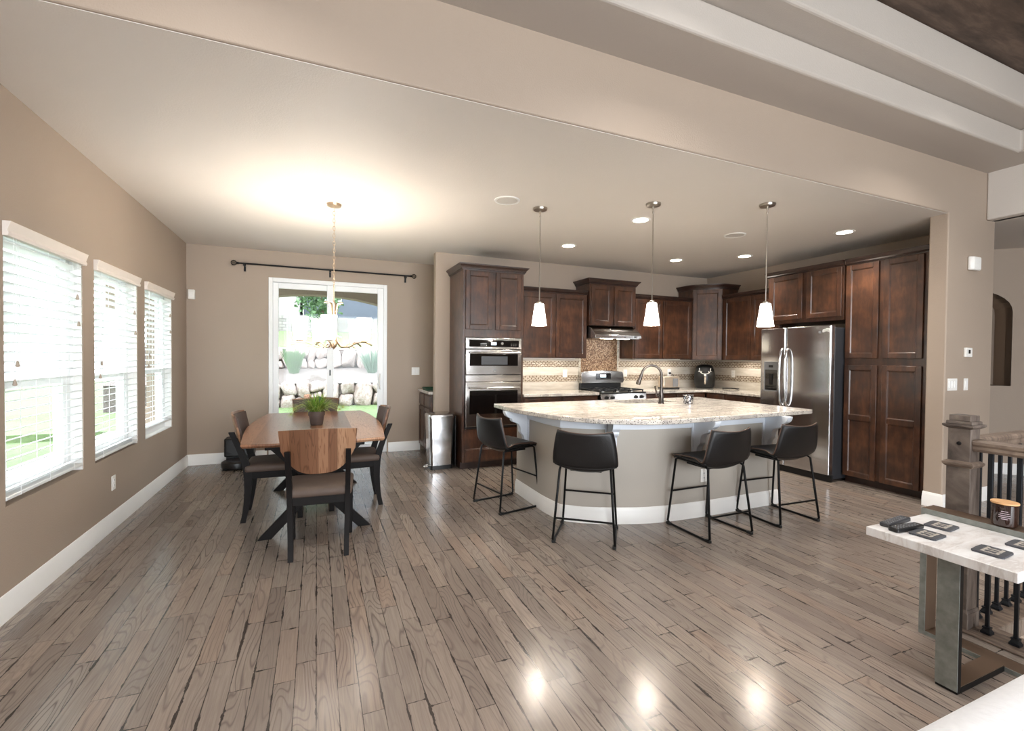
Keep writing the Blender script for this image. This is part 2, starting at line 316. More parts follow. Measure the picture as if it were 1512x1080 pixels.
# ------------------------------------------------------------------ mesh builder
class MB:
    def __init__(s): s.v = []; s.f = []; s.M = Matrix.Identity(4)
    def at(s, loc=(0, 0, 0), rz=0, rx=0, ry=0):
        s.M = Matrix.Translation(loc) @ Matrix.Rotation(rz, 4, 'Z') @ Matrix.Rotation(ry, 4, 'Y') @ Matrix.Rotation(rx, 4, 'X'); return s
    def add(s, vs, fs):
        k = len(s.v); s.v += [tuple(s.M @ Vector(p)) for p in vs]; s.f += [tuple(k+i for i in f) for f in fs]; return s
    def box(s, x0, x1, y0, y1, z0, z1):
        return s.add([(x0, y0, z0), (x1, y0, z0), (x1, y1, z0), (x0, y1, z0), (x0, y0, z1), (x1, y0, z1), (x1, y1, z1), (x0, y1, z1)],
                     [(0, 3, 2, 1), (4, 5, 6, 7), (0, 1, 5, 4), (1, 2, 6, 5), (2, 3, 7, 6), (3, 0, 4, 7)])
    def loft(s, loops, cap=True, closed=True):
        n = len(loops[0]); vs = [p for l in loops for p in l]; fs = []
        for i in range(len(loops)-1):
            for j in range(n if closed else n-1):
                a, b = i*n+j, i*n+(j+1) % n; fs.append((a, b, b+n, a+n))
        if cap: fs.append(tuple(range(n-1, -1, -1))); fs.append(tuple((len(loops)-1)*n+j for j in range(n)))
        return s.add(vs, fs)
    def lathe(s, prof, c=(0, 0, 0), n=28, cap=True):
        loops = [[(c[0]+r*math.cos(2*PI*k/n), c[1]+r*math.sin(2*PI*k/n), c[2]+z) for k in range(n)] for r, z in prof]
        return s.loft(loops, cap)
    def tube(s, pts, r, n=10, cap=True, sq=False, closed=False):
        pts = [Vector(p) for p in pts]; N = len(pts); rs = r if isinstance(r, (list, tuple)) else [r]*N
        def tan(i):
            if closed: return (pts[(i+1) % N]-pts[i-1]).normalized()
            a = pts[max(0, i-1)]; b = pts[min(N-1, i+1)]; return (b-a).normalized()
        t = tan(0); up = Vector((0, 0, 1)) if abs(t.z) < 0.9 else Vector((1, 0, 0)); x = t.cross(up).normalized(); loops = []
        for i in range(N):
            t = tan(i); x = (x - t*x.dot(t)).normalized(); y = t.cross(x)
            loops.append([tuple(pts[i]+(x*math.cos(2*PI*(k+0.5)/n)+y*math.sin(2*PI*(k+0.5)/n))*rs[i]) for k in range(n)])
        if closed: loops.append(loops[0]); return s.loft(loops, False)
        return s.loft(loops, cap)
    def cyl(s, a, b, r, r1=None, n=20): return s.tube([a, b], [r, r if r1 is None else r1], n)
    def prism(s, poly, z0, z1):
        return s.loft([[(x, y, z0) for x, y in poly], [(x, y, z1) for x, y in poly]])
    def sphere(s, c, r, n=14, m=9, sc=(1, 1, 1)):
        loops = []
        for i in range(m+1):
            a = -PI/2+PI*(i+0.02)/(m+0.04); loops.append([(c[0]+sc[0]*r*math.cos(a)*math.cos(2*PI*k/n), c[1]+sc[1]*r*math.cos(a)*math.sin(2*PI*k/n), c[2]+sc[2]*r*math.sin(a)) for k in range(n)])
        return s.loft(loops)
    def grid(s, fn, nu, nv):
        vs = [fn(i/nu, j/nv) for i in range(nu+1) for j in range(nv+1)]
        return s.add(vs, [(i*(nv+1)+j, (i+1)*(nv+1)+j, (i+1)*(nv+1)+j+1, i*(nv+1)+j+1) for i in range(nu) for j in range(nv)])
    def sweep(s, path, prof, closed=False):
        """profile of (outward, z) swept along a plan path, mitred; outward = right of travel"""
        P = [Vector((p[0], p[1])) for p in path]; n = len(P); loops = []
        for i in range(n):
            d0 = (P[i]-P[i-1]).normalized() if (i > 0 or closed) else None
            d1 = (P[(i+1) % n]-P[i]).normalized() if (i < n-1 or closed) else None
            if d0 is None: d0 = d1
            if d1 is None: d1 = d0
            n0 = Vector((d0.y, -d0.x)); n1 = Vector((d1.y, -d1.x)); b = n0+n1; b = b/max(1e-6, b.length_squared)*2
            loops.append([(P[i].x+b.x*o, P[i].y+b.y*o, z) for o, z in prof])
        if closed: loops.append(loops[0])
        return s.loft(loops, not closed)
    def build(s, name, mat, parent=None, smooth=35, bevel=0, seg=2, sub=0, solid=0, kind=None, local=None):
        me = bpy.data.meshes.new(name); me.from_pydata(s.v, [], s.f); me.validate()
        bm = bmesh.new(); bm.from_mesh(me); bmesh.ops.recalc_face_normals(bm, faces=bm.faces); bm.to_mesh(me); bm.free()
        me.materials.append(M[mat])
        if smooth:
            me.polygons.foreach_set('use_smooth', [True]*len(me.polygons))
            if smooth < 180: me.set_sharp_from_angle(angle=math.radians(smooth))
        o = bpy.data.objects.new(name, me); COL.objects.link(o)
        if solid: md = o.modifiers.new('solid', 'SOLIDIFY'); md.thickness = solid; md.offset = 0
        if bevel: md = o.modifiers.new('bevel', 'BEVEL'); md.width = bevel; md.segments = seg; md.limit_method = 'ANGLE'; md.angle_limit = math.radians(40); md.harden_normals = False
        if sub: md = o.modifiers.new('sub', 'SUBSURF'); md.levels = sub; md.render_levels = sub
        if parent: o.parent = parent
        if kind: o['kind'] = kind
        return o

def holed(outer, holes, z0, z1):
    """prism of a polygon with holes -> MB"""
    bm = bmesh.new(); es = []; rings = [outer]+holes
    for ring in rings:
        vs = [bm.verts.new((x, y, 0)) for x, y in ring]
        for i in range(len(vs)): es.append(bm.edges.new((vs[i], vs[(i+1) % len(vs)])))
    bmesh.ops.triangle_fill(bm, use_beauty=True, edges=es)
    bm.verts.index_update(); tris = [tuple(v.index for v in f.verts) for f in bm.faces]; P = [(v.co.x, v.co.y) for v in bm.verts]; bm.free()
    mb = MB(); n = len(P); vs = [(x, y, z0) for x, y in P]+[(x, y, z1) for x, y in P]; fs = [t for t in tris]+[tuple(i+n for i in t) for t in tris]
    k = 0
    for ring in rings:
        m = len(ring)
        for i in range(m): a, b = k+i, k+(i+1) % m; fs.append((a, b, b+n, a+n))
        k += m
    return mb.add(vs, fs)

def thing(name, label, cat, loc=(0, 0, 0), rz=0, group=None):
    o = bpy.data.objects.new(name, None); COL.objects.link(o); o.location = loc; o.rotation_euler = (0, 0, rz); o.empty_display_size = 0.1
    o['label'] = label; o['category'] = cat
    if group: o['group'] = group
    return o
def tag(o, label, cat, group=None, kind=None):
    o['label'] = label; o['category'] = cat
    if group: o['group'] = group
    if kind: o['kind'] = kind
    return o
def copy_tree(o, parent=None):
    c = o.copy(); COL.objects.link(c)
    if parent: c.parent = parent
    for ch in o.children: copy_tree(ch, c)
    return c
def dup(src, label, loc, rz=None, group=None):
    c = copy_tree(src); c.location = loc; c['label'] = label
    if rz is not None: c.rotation_euler = (0, 0, rz)
    if group: c['group'] = group
    return c
def arc(cx, cy, r, a0, a1, n): return [(cx+r*math.cos(a0+(a1-a0)*i/n), cy+r*math.sin(a0+(a1-a0)*i/n)) for i in range(n+1)]
def smooth_path(pts, n=6):
    P = [Vector(p) for p in pts]; out = []
    for i in range(len(P)-1):
        p0, p1, p2, p3 = P[max(0, i-1)], P[i], P[i+1], P[min(len(P)-1, i+2)]
        for k in range(n):
            t = k/n; out.append(tuple(0.5*((2*p1)+(p2-p0)*t+(2*p0-5*p1+4*p2-p3)*t*t+(3*p1-p0-3*p2+p3)*t**3)))
    out.append(tuple(P[-1])); return out
def rounded_poly(pts, r, n=5):
    out = []; N = len(pts)
    for i in range(N):
        a, b, c = Vector(pts[i-1]), Vector(pts[i]), Vector(pts[(i+1) % N]); rr = r[i] if isinstance(r, (list, tuple)) else r
        p = b+(a-b).normalized()*rr; q = b+(c-b).normalized()*rr
        for k in range(n+1):
            t = k/n; out.append(tuple(p*(1-t)**2+b*2*t*(1-t)+q*t*t))
    return out

# ================================================================== the setting
CZ = 2.785       # kitchen ceiling
GZ = 3.26        # great-room ceiling border
XL, XR = -1.5, 6.10
BASE = [(0, 0.0), (0.017, 0.0), (0.017, 0.085), (0.013, 0.095), (0.013, 0.108), (0.008, 0.122), (0.004, 0.135), (0, 0.137)]
# floor: one plank surface with the stair opening cut out
fl = holed([(-1.65, -4.6), (10.1, -4.6), (10.1, 7.05), (-1.65, 7.05)], [[(3.25, -2.6), (4.35, -2.6), (4.35, 1.225), (3.25, 1.225)]], -0.12, 0.0)
fl.build('floor', 'floor_planks', smooth=0, kind='structure')
# left wall with three windows
WIN = [(3.247, 4.130), (4.310, 5.195), (5.390, 6.275)]; WZ0, WZ1 = 0.585, 2.085
w = MB(); w.box(-1.65, XL, -4.6, 7.05, -0.02, WZ0); w.box(-1.65, XL, -4.6, 7.05, WZ1, 3.9)
ys = [-4.6]+[y for p in WIN for y in p]+[7.05]
for i in range(0, len(ys), 2): w.box(-1.65, XL, ys[i], ys[i+1], WZ0, WZ1)
w.build('wall_left', 'wall_paint', smooth=0, kind='structure')
# far (dining) wall with the patio door
DX0, DX1, DZ = -0.59, 0.945, 2.435
w = MB(); w.box(XL, DX0, 6.91, 7.05, -0.02, 2.9); w.box(DX0, DX1, 6.91, 7.05, DZ, 2.9); w.box(DX1, 6.4, 6.91, 7.05, -0.02, 2.9)
w.build('wall_back', 'wall_paint', smooth=0, kind='structure')
w = MB(); w.box(1.45, 6.36, 6.05, 6.17, 0, CZ+0.02); w.build('wall_kitchen', 'wall_paint', smooth=0, bevel=0.012, kind='structure')
w = MB(); w.box(6.20, 6.36, 2.56, 6.17, 0, CZ+0.02); w.box(2.12, 2.2, 6.17, 6.91, 0, CZ+0.02); w.build('wall_right', 'wall_paint', smooth=0, kind='structure')
w = MB(); _p = [(XL-0.15, CZ+0.004), (5.44, CZ+0.004), (5.44, 0), (6.28, 0), (6.28, GZ+0.1), (XL-0.15, GZ+0.1)]
w.loft([[(x, 2.41, z) for x, z in _p], [(x, 2.56, z) for x, z in _p]]); w.build('wall_front', 'wall_paint', smooth=0, bevel=0.012, seg=3, kind='structure')
# ceilings
c = MB(); c.box(-1.65, 5.44, 2.422, 2.5605, CZ, CZ+0.003); c.box(-1.65, 6.36, 2.561, 7.05, CZ, CZ+0.1); c.build('ceiling', 'ceiling_paint', smooth=0, kind='structure')
def ring(x0, x1, y0, y1, inset_outer, z0, z1, name, mat):
    o = inset_outer
    m = holed([(-1.65, -4.6), (x1+1.2, -4.6), (x1+1.2, 2.5), (-1.65, 2.5)], [[(x0, y0), (x1, y0), (x1, y1), (x0, y1)]], z0, z1)
    return m.build(name, mat, smooth=0, bevel=0.02, seg=3, kind='structure')
ring(XL+0.36, 5.735, -4.1, 2.05, 0, GZ, 3.462, 'ceiling', 'beam_paint')
ring(XL+0.55, 5.545, -3.9, 1.86, 0, 3.462, 3.722, 'ceiling', 'beam_paint')
c = MB(); c.box(-1.65, 7.0, -4.6, 2.5, 3.722, 3.85); c.build('ceiling', 'wood_ceiling', smooth=0, kind='structure')
c = MB(); c.box(XR, XR+0.16, -4.6, 2.41, 2.80, 3.5); c.build('trim_2', 'ceiling_paint', smooth=0, bevel=0.012, kind='structure')
c = MB(); c.box(XR+0.1, 10.1, -4.6, 5.0, 2.80, 2.9); c.build('ceiling', 'ceiling_paint', smooth=0, kind='structure')
# great room rear wall (behind the camera) with its tall windows
w = MB(); w.box(-1.65, -1.1, -4.6, -4.45, 0, 3.8); w.box(4.3, 10.1, -4.6, -4.45, 0, 3.8); w.box(-1.1, 4.3, -4.6, -4.45, 0, 0.3); w.box(-1.1, 4.3, -4.6, -4.45, 2.9, 3.8)
for x in (0.65, 2.5): w.box(x, x+0.12, -4.6, -4.45, 0.3, 2.9)
w.build('wall_rear', 'wall_paint', smooth=0, kind='structure')
w = MB(); w.box(10.0, 10.15, -4.6, 5.0, 0, 2.9); w.build('wall_hall', 'wall_paint', smooth=0, kind='structure')
# diagonal hall wall with arched niche
def diagonal_wall():
    e = Vector((0.226, -0.194)).normalized(); p0 = Vector((7.80, 2.965)); ang = math.atan2(e.y, e.x)
    s0, s1 = -1.96, 2.9; nx0, nx1, zb, zs = -0.62, 0.165, 1.10, 2.02
    hole = [(nx0, zb), (nx1, zb), (nx1, zs)] + [((nx0+nx1)/2+(nx1-nx0)/2*math.cos(a), zs+0.27*math.sin(a)) for a in [PI*k/14 for k in range(1, 14)]] + [(nx0, zs)]
    mb = holed([(s0, 0), (s1, 0), (s1, 2.82), (s0, 2.82)], [hole], -0.12, 0.0)
    # local (u, z, depth) -> world
    def W3(u, z, d): # d>0 towards the camera
        return (p0.x+e.x*u+e.y*d, p0.y+e.y*u-e.x*d, z)
    o = MB(); o.v = [W3(u, z, d) for u, z, d in mb.v]; o.f = mb.f
    n = len(hole); vs = [W3(u, z, 0.0) for u, z in hole]+[W3(u, z, -0.32) for u, z in hole]; k = len(o.v); o.v += vs
    o.f += [(k+i, k+(i+1) % n, k+n+(i+1) % n, k+n+i) for i in range(n)]+[tuple(k+n+i for i in range(n))]
    o.build('wall_diagonal', 'wall_paint', smooth=0, kind='structure')
    b = MB(); b.sweep([W3(s0+0.1, 0, 0)[:2], W3(s1, 0, 0)[:2]], BASE); b.build('baseboard_hall', 'white_trim', kind='structure')
diagonal_wall()
# baseboards
b = MB(); b.sweep([(XL, -4.4), (XL, 6.91), (DX0-0.02, 6.91)], BASE); b.build('baseboard_left', 'white_trim', kind='structure')
b = MB(); b.sweep([(DX1+0.02, 6.91), (1.43, 6.91)], BASE); b.build('baseboard_back', 'white_trim', kind='structure')
b = MB(); b.sweep([(5.44, 2.56), (5.44, 2.41), (6.28, 2.41), (6.28, 2.56)], BASE); b.build('baseboard_front', 'white_trim', kind='structure')

# ---- windows in the left wall
def window(i, y0, y1):
    r = thing('window_%d' % i, '', '', (-1.60, (y0+y1)/2, WZ0)); del r['label']; del r['category']; r['kind'] = 'structure'
    hw = (y1-y0)/2; h = WZ1-WZ0
    f = MB(); 
    for s in (-1, 1): f.box(-0.045, 0.03, s*hw, s*(hw-0.05), 0, h)
    f.box(-0.045, 0.03, -hw+0.05, hw-0.05, 0, 0.05); f.box(-0.045, 0.03, -hw+0.05, hw-0.05, h-0.05, h)
    f.build('window_frame', 'white_vinyl', r, bevel=0.003)
    for nm, x, z0, z1 in (('upper_sash', -0.03, 0.62, h-0.05), ('lower_sash', 0.0, 0.05, 0.66)):
        s_ = MB(); a, b_ = -hw+0.05, hw-0.05
        s_.box(x, x+0.026, a, a+0.045, z0, z1); s_.box(x, x+0.026, b_-0.045, b_, z0, z1); s_.box(x, x+0.026, a+0.045, b_-0.045, z0, z0+0.045); s_.box(x, x+0.026, a+0.045, b_-0.045, z1-0.045, z1)
        so = s_.build(nm, 'white_vinyl', r, bevel=0.003)
        g = MB(); g.box(x+0.010, x+0.014, a+0.04, b_-0.04, z0+0.04, z1-0.04); g.build('pane', 'window_glass', so, smooth=0)
    j = MB(); j.box(0.03, 0.094, -hw, -hw+0.004, 0.004, h); j.box(0.03, 0.094, hw-0.004, hw, 0.004, h); j.box(0.03, 0.094, -hw, hw, h-0.004, h); j.build('jamb_liner', 'white_trim', r)
    sl = MB(); sl.box(0.03, 0.10, -hw, hw, 0.0, 0.004); sl.build('sill', 'white_trim' if i == 3 else 'wall_paint', r)
    return r
for i, (a, b_) in enumerate(WIN): window(i+1, a, b_)
def blind(y0, y1, zbot, label):
    """faux-wood slatted blind hung inside the window recess"""
    yc = (y0+y1)/2; hw = (y1-y0)/2-0.008
    r = thing('window_blind', label, 'blind', (-1.53, yc, zbot), 0, 'slatted blinds in the side windows')
    top = WZ1-zbot
    v = MB(); prof = [(0.02, top-0.075), (0.052, top-0.075), (0.056, top-0.06), (0.050, top-0.045), (0.058, top-0.02), (0.064, top+0.002), (0.02, top+0.002)]
    v.loft([[(x, -hw-0.014, z) for x, z in prof], [(x, hw+0.014, z) for x, z in prof]]); v.build('valance', 'blind_valance', r, bevel=0.002)
    h = MB(); h.box(-0.03, 0.018, -hw, hw, top-0.055, top-0.005); h.build('headrail', 'blind_white', r)
    s = MB(); z = 0.045; t = math.radians(14)
    while z < top-0.075:
        dx, dz = 0.031*math.cos(t), 0.031*math.sin(t)
        P = [(-dx, z-dz), (0, z+0.0035), (dx, z+dz), (dx, z+dz+0.003), (0, z+0.0065), (-dx, z-dz+0.003)]
        s.loft([[(x, -hw, q) for x, q in P], [(x, hw, q) for x, q in P]]); z += 0.0525
    s.build('slats', 'blind_white', r, smooth=60)
    b = MB(); b.box(-0.03, 0.03, -hw, hw, 0, 0.02); b.build('bottom_rail', 'blind_white', r, bevel=0.004)
    c = MB()
    for q in (-0.7, 0.0, 0.7):
        for x in (-0.031, 0.031): c.box(x-0.001, x+0.001, q*hw-0.001, q*hw+0.001, 0.0, top-0.02)
    c.build('ladder_cord', 'blind_white', r)
    for k, (q, zz) in enumerate(((-0.86, 0.62), (-0.80, 0.72), (0.82, 0.98), (0.78, 1.16))):
        c = MB(); c.tube([(0.04, q*hw, top-0.06), (0.04, q*hw, zz)], 0.0012, 5); co = c.build('pull_cord', 'blind_white', r)
        l = MB(); l.lathe([(0.003, 0.03), (0.006, 0.02), (0.010, 0.0), (0.009, -0.004), (0.002, -0.006)], (0.04, q*hw, zz-0.01), 10); l.build('tassel', 'tassel', co)
    return r
blind(WIN[0][0], WIN[0][1], 0.618, 'wide white slatted blind in the nearest, largest-looking window of the left wall')
blind(WIN[1][0], WIN[1][1], 0.605, 'white slatted blind in the middle window of the left wall')
blind(WIN[2][0], WIN[2][1], 0.665, 'narrow-looking white slatted blind in the far window, stopping short of its white sill')

# ---- patio door
def patio_door():
    r = thing('door_1', '', '', ((DX0+DX1)/2, 6.93, 0)); del r['label']; del r['category']; r['kind'] = 'structure'
    hw = (DX1-DX0)/2; D = DZ
    f = MB()
    for s in (-1, 1): f.box(s*hw, s*(hw-0.05), -0.012, 0.10, 0, D)
    f.box(-hw+0.05, hw-0.05, -0.012, 0.10, D-0.055, D); f.box(-hw+0.05, hw-0.05, -0.012, 0.10, 0, 0.03)
    f.build('door_frame', 'white_vinyl', r, bevel=0.004)
    for nm, x0, x1, y, grey in (('fixed_panel', -hw+0.03, 0.045, 0.06, 1), ('sliding_panel', -0.045, hw-0.045, 0.015, 0)):
        a = MB(); z0, z1 = 0.03, D-0.055; sw = 0.085
        a.box(x0, x0+sw, y, y+0.035, z0, z1); a.box(x1-sw, x1, y, y+0.035, z0, z1); a.box(x0+sw, x1-sw, y, y+0.035, z0, z0+0.10); a.box(x0+sw, x1-sw, y, y+0.035, z1-0.075, z1)
        o = a.build(nm, 'white_vinyl', r, bevel=0.004)
        g = MB(); g.box(x0+sw-0.005, x1-sw+0.005, y+0.014, y+0.018, z0+0.09, z1-0.07); g.build('pane', 'window_glass', o, smooth=0)
        if not grey:
            h = MB(); h.tube(smooth_path([(x1-0.05, y-0.002, 0.92), (x1-0.062, y-0.045, 0.97), (x1-0.062, y-0.05, 1.08), (x1-0.05, y-0.002, 1.14)]), 0.009); h.build('handle', 'white_plastic', o)
            k = MB(); k.box(x0+0.03, x0+0.05, y-0.015, y, 1.12, 1.20); k.build('latch', 'black_plastic', o)
patio_door()

# ---- curtain rod over the patio door
def curtain_rod():
    r = thing('curtain_rod', 'long black curtain rod mounted above the patio door, no curtains on it', 'curtain rod', (0.17, 6.83, 2.575))
    m = MB(); m.cyl((-1.09, 0, 0), (1.09, 0, 0), 0.0105, n=12); m.build('rod', 'black_metal', r)
    for s in (-1, 1):
        f = MB(); f.cyl((s*1.09, 0, 0), (s*1.115, 0, 0), 0.014, n=12)
        for k in range(4):
            a = PI*k/4; f.tube([(s*1.145+0.032*math.cos(t), 0.032*math.sin(t)*math.cos(a), 0.032*math.sin(t)*math.sin(a)) for t in [2*PI*q/16 for q in range(16)]], 0.0028, 5, closed=True)
        f.build('finial', 'black_metal', r)
    for x in (-1.03, 0.0, 1.03):
        b = MB(); b.box(x-0.009, x+0.009, -0.015, 0.085, -0.03, -0.012); b.box(x-0.012, x+0.012, 0.066, 0.08, -0.09, 0.01); b.box(x-0.009, x+0.009, -0.018, -0.010, -0.03, 0.006); b.build('bracket', 'black_metal', r)
curtain_rod()

# ---- wall plates and small wall devices
def plate(name, label, cat, loc, rz, gangs=1, kind='outlet', group=None):
    """front faces local -y"""
    r = thing(name, label, cat, loc, rz, group); w_ = 0.035*gangs+0.0365*(gangs-1)*0.35+0.001; w_ = 0.0575+0.023*(gangs-1)*2 if gangs > 1 else 0.058
    hw = 0.035 + 0.023*(gangs-1)
    p = MB(); p.box(-hw, hw, -0.006, 0.0, -0.0575, 0.0575); p.build('cover_plate', 'white_plastic', r, bevel=0.002)
    for g in range(gangs):
        x = (g-(gangs-1)/2)*0.046
        if kind == 'switch':
            q = MB(); q.box(x-0.016, x+0.016, -0.010, -0.004, -0.033, 0.033); q.build('rocker', 'white_trim', r, bevel=0.002)
        else:
            for z in (-0.02, 0.02):
                q = MB(); q.box(x-0.015, x+0.015, -0.0085, -0.004, z-0.014, z+0.014); o = q.build('socket', 'white_trim', r, bevel=0.002)
                k = MB(); k.box(x-0.007, x-0.005, -0.0092, -0.008, z-0.006, z+0.006); k.box(x+0.005, x+0.007, -0.0092, -0.008, z-0.006, z+0.006); k.build('slot', 'black_plastic', o)
    return r
plate('electrical_outlet', 'white outlet low on the left wall below the windows', 'outlet', (XL, 4.63, 0.367), PI/2)
plate('light_switch', 'white double switch plate on the dining wall right of the patio door', 'light switch', (1.36, 6.91, 1.18), 0, 2, 'switch')
plate('light_switch', 'white triple switch plate on the column wall beside the pantry, left of a single one', 'light switch', (5.562, 2.41, 1.178), 0, 3, 'switch')
plate('light_switch', 'narrow single white switch plate under the thermostat', 'light switch', (5.80, 2.41, 1.177), 0, 1, 'switch')
plate('electrical_outlet', 'white outlet on the tiled backsplash left of the range', 'outlet', (3.41, 6.035, 1.165), 0)
plate('electrical_outlet', 'white outlet on the tiled backsplash right of the range', 'outlet', (4.50, 6.035, 1.165), 0)
plate('electrical_outlet', 'white outlet on the backsplash above the toaster, with black plug in it', 'outlet', (5.38, 6.035, 1.17), 0)
plate('electrical_outlet', 'white outlet on the backsplash between the air fryer and the refrigerator', 'outlet', (6.185, 5.46, 1.165), -PI/2)
plate('electrical_outlet', 'white outlet on the island wall partly hidden behind a stool', 'outlet', (3.17, 3.10, 0.365), 0)
def wall_devices():
    r = thing('motion_sensor', 'small white motion sensor box high on the dining wall near the corner', 'sensor', (-1.44, 6.91, 2.15))
    m = MB(); m.box(-0.035, 0.035, -0.05, 0, -0.06, 0.06); m.build('housing', 'white_plastic', r, bevel=0.008)
    m = MB(); m.box(-0.025, 0.025, -0.056, -0.048, -0.04, 0.02); m.build('lens', 'white_trim', r, bevel=0.004)
    r = thing('alarm_siren', 'white rounded alarm box high on the column wall', 'alarm', (5.86, 2.41, 2.345))
    m = MB(); m.prism([(-0.085, 0), (-0.085, -0.025), (-0.06, -0.045), (0.06, -0.045), (0.085, -0.025), (0.085, 0)], -0.065, 0.065); m.build('housing', 'white_plastic', r, bevel=0.012, seg=3)
    m = MB()
    for k in range(7): m.box(-0.045, 0.045, -0.048, -0.044, -0.04+k*0.012, -0.035+k*0.012)
    m.build('grille', 'white_trim', r)
    r = thing('thermostat', 'small white thermostat with dark display on the column wall', 'thermostat', (5.805, 2.41, 1.487))
    m = MB(); m.box(-0.06, 0.06, -0.022, 0, -0.045, 0.045); m.build('housing', 'white_plastic', r, bevel=0.006)
    m = MB(); m.box(-0.014, 0.016, -0.0245, -0.021, -0.012, 0.025); m.build('display', 'black_plastic', r)
wall_devices()

# ---- ceiling fixtures
def disc_fixtures():
    sp = None
    for x, y, lab in ((1.547, 3.80, 'round white ceiling speaker left of the leftmost pendant lamp'), (4.296, 3.805, 'round white ceiling speaker between the middle and right pendant lamps')):
        if sp is None:
            sp = thing('ceiling_speaker', lab, 'speaker', (x, y, CZ), 0, 'ceiling speakers')
            m = MB(); m.lathe([(0.094, 0.0), (0.094, -0.006), (0.112, -0.006), (0.115, 0.0)], n=40, cap=False); m.build('ring', 'white_trim', sp)
            m = MB(); m.lathe([(0.001, -0.004), (0.094, -0.004)], n=40, cap=False); m.build('grille', 'speaker_grille', sp)
        else: dup(sp, lab, (x, y, CZ))
    pos = [(2.864, 5.01, 'recessed ceiling light above the range hood area, between the left and middle pendants'),
           (2.982, 3.78, 'large-looking recessed ceiling light just left of the middle pendant stem'),
           (4.649, 5.109, 'recessed ceiling light right of the middle pendant, in front of the corner cabinet'),
           (5.287, 4.519, 'recessed ceiling light just left of the right pendant stem'),
           (5.252, 3.224, 'recessed ceiling light above the pantry, right of the right pendant')]
    first = None
    def can(energy=54, col=(1.0, 0.94, 0.85), soft=0.13, glow='can_glow'):
        r = thing('recessed_light', '', 'ceiling light', (0, 0, 0), 0, 'recessed ceiling lights')
        m = MB(); m.lathe([(0.072, -0.001), (0.075, -0.005), (0.096, -0.004), (0.098, 0.0)], n=32, cap=False); m.build('trim_ring', 'white_trim', r)
        m = MB(); m.lathe([(0.001, -0.003), (0.073, -0.003)], n=32, cap=False); m.build('diffuser', glow, r)
        lamp('can_lamp', 'SPOT', (0, 0, -0.02), energy, col, parent=r, spot_size=math.radians(125), spot_blend=0.9, shadow_soft_size=soft)
        return r
    for x, y, lab in pos:
        if first is None: first = can(); first['label'] = lab; first.location = (x, y, CZ)
        else: dup(first, lab, (x, y, CZ))
    # great-room cans: the unseen ones are added to pool light on the floor
    first = can(88, (1.0, 0.97, 0.93), 0.30, 'can_glow_soft'); gr = first
    for i, (x, y) in enumerate(((4.53, 1.50), (1.9, 1.50), (-0.4, 1.5), (4.53, -1.2), (1.9, -1.2), (-0.4, -1.2))):
        lab = 'recessed light in the dark wood tray ceiling at the right edge of the picture' if i == 0 else 'unseen recessed light added in the dark wood tray ceiling to pool light on the floor'
        if i == 0: gr.location = (x, y, 3.722); gr['label'] = lab; gr['group'] = 'recessed lights in the wood ceiling'
        else: dup(gr, lab, (x, y, 3.722), group='recessed lights in the wood ceiling')
disc_fixtures()

def pendant(first, x, y, lab):
    if first: return dup(first, lab, (x, y, CZ))
    r = thing('pendant_lamp', lab, 'pendant lamp', (x, y, CZ), 0, 'pendant lamps over the island')
    m = MB(); m.lathe([(0.001, -0.026), (0.035, -0.026), (0.062, -0.020), (0.066, -0.006), (0.066, 0.0)], n=28); m.build('canopy', 'nickel', r)
    m = MB(); m.lathe([(0.008, -0.025), (0.010, -0.04), (0.005, -0.06), (0.009, -0.075), (0.0045, -0.09)], n=10)
    m.cyl((0, 0, -0.06), (0, 0, -0.885), 0.005, n=8); m.build('stem', 'nickel', r)
    m = MB(); m.lathe([(0.028, -0.884), (0.028, -0.872), (0.010, -0.862), (0.005, -0.86)], n=20); m.build('shade_cap', 'nickel', r)
    m = MB(); m.lathe([(0.012, -0.884), (0.040, -0.886), (0.043, -0.895), (0.068, -1.075), (0.071, -1.088), (0.065, -1.088), (0.040, -0.91)], n=32, cap=False); m.build('lamp_shade', 'shade_glow', r)
    lamp('pendant_bulb', 'POINT', (0, 0, -1.06), 7, (1.0, 0.93, 0.83), parent=r, shadow_soft_size=0.04)
    return r
p1 = pendant(None, 1.908, 3.87, 'leftmost of the three cone-shaded pendant lamps over the island')
pendant(p1, 2.772, 3.34, 'middle of the three cone-shaded pendant lamps, in front of the hood cabinets')
pendant(p1, 3.697, 2.93, 'rightmost of the three cone-shaded pendant lamps, beside the refrigerator')

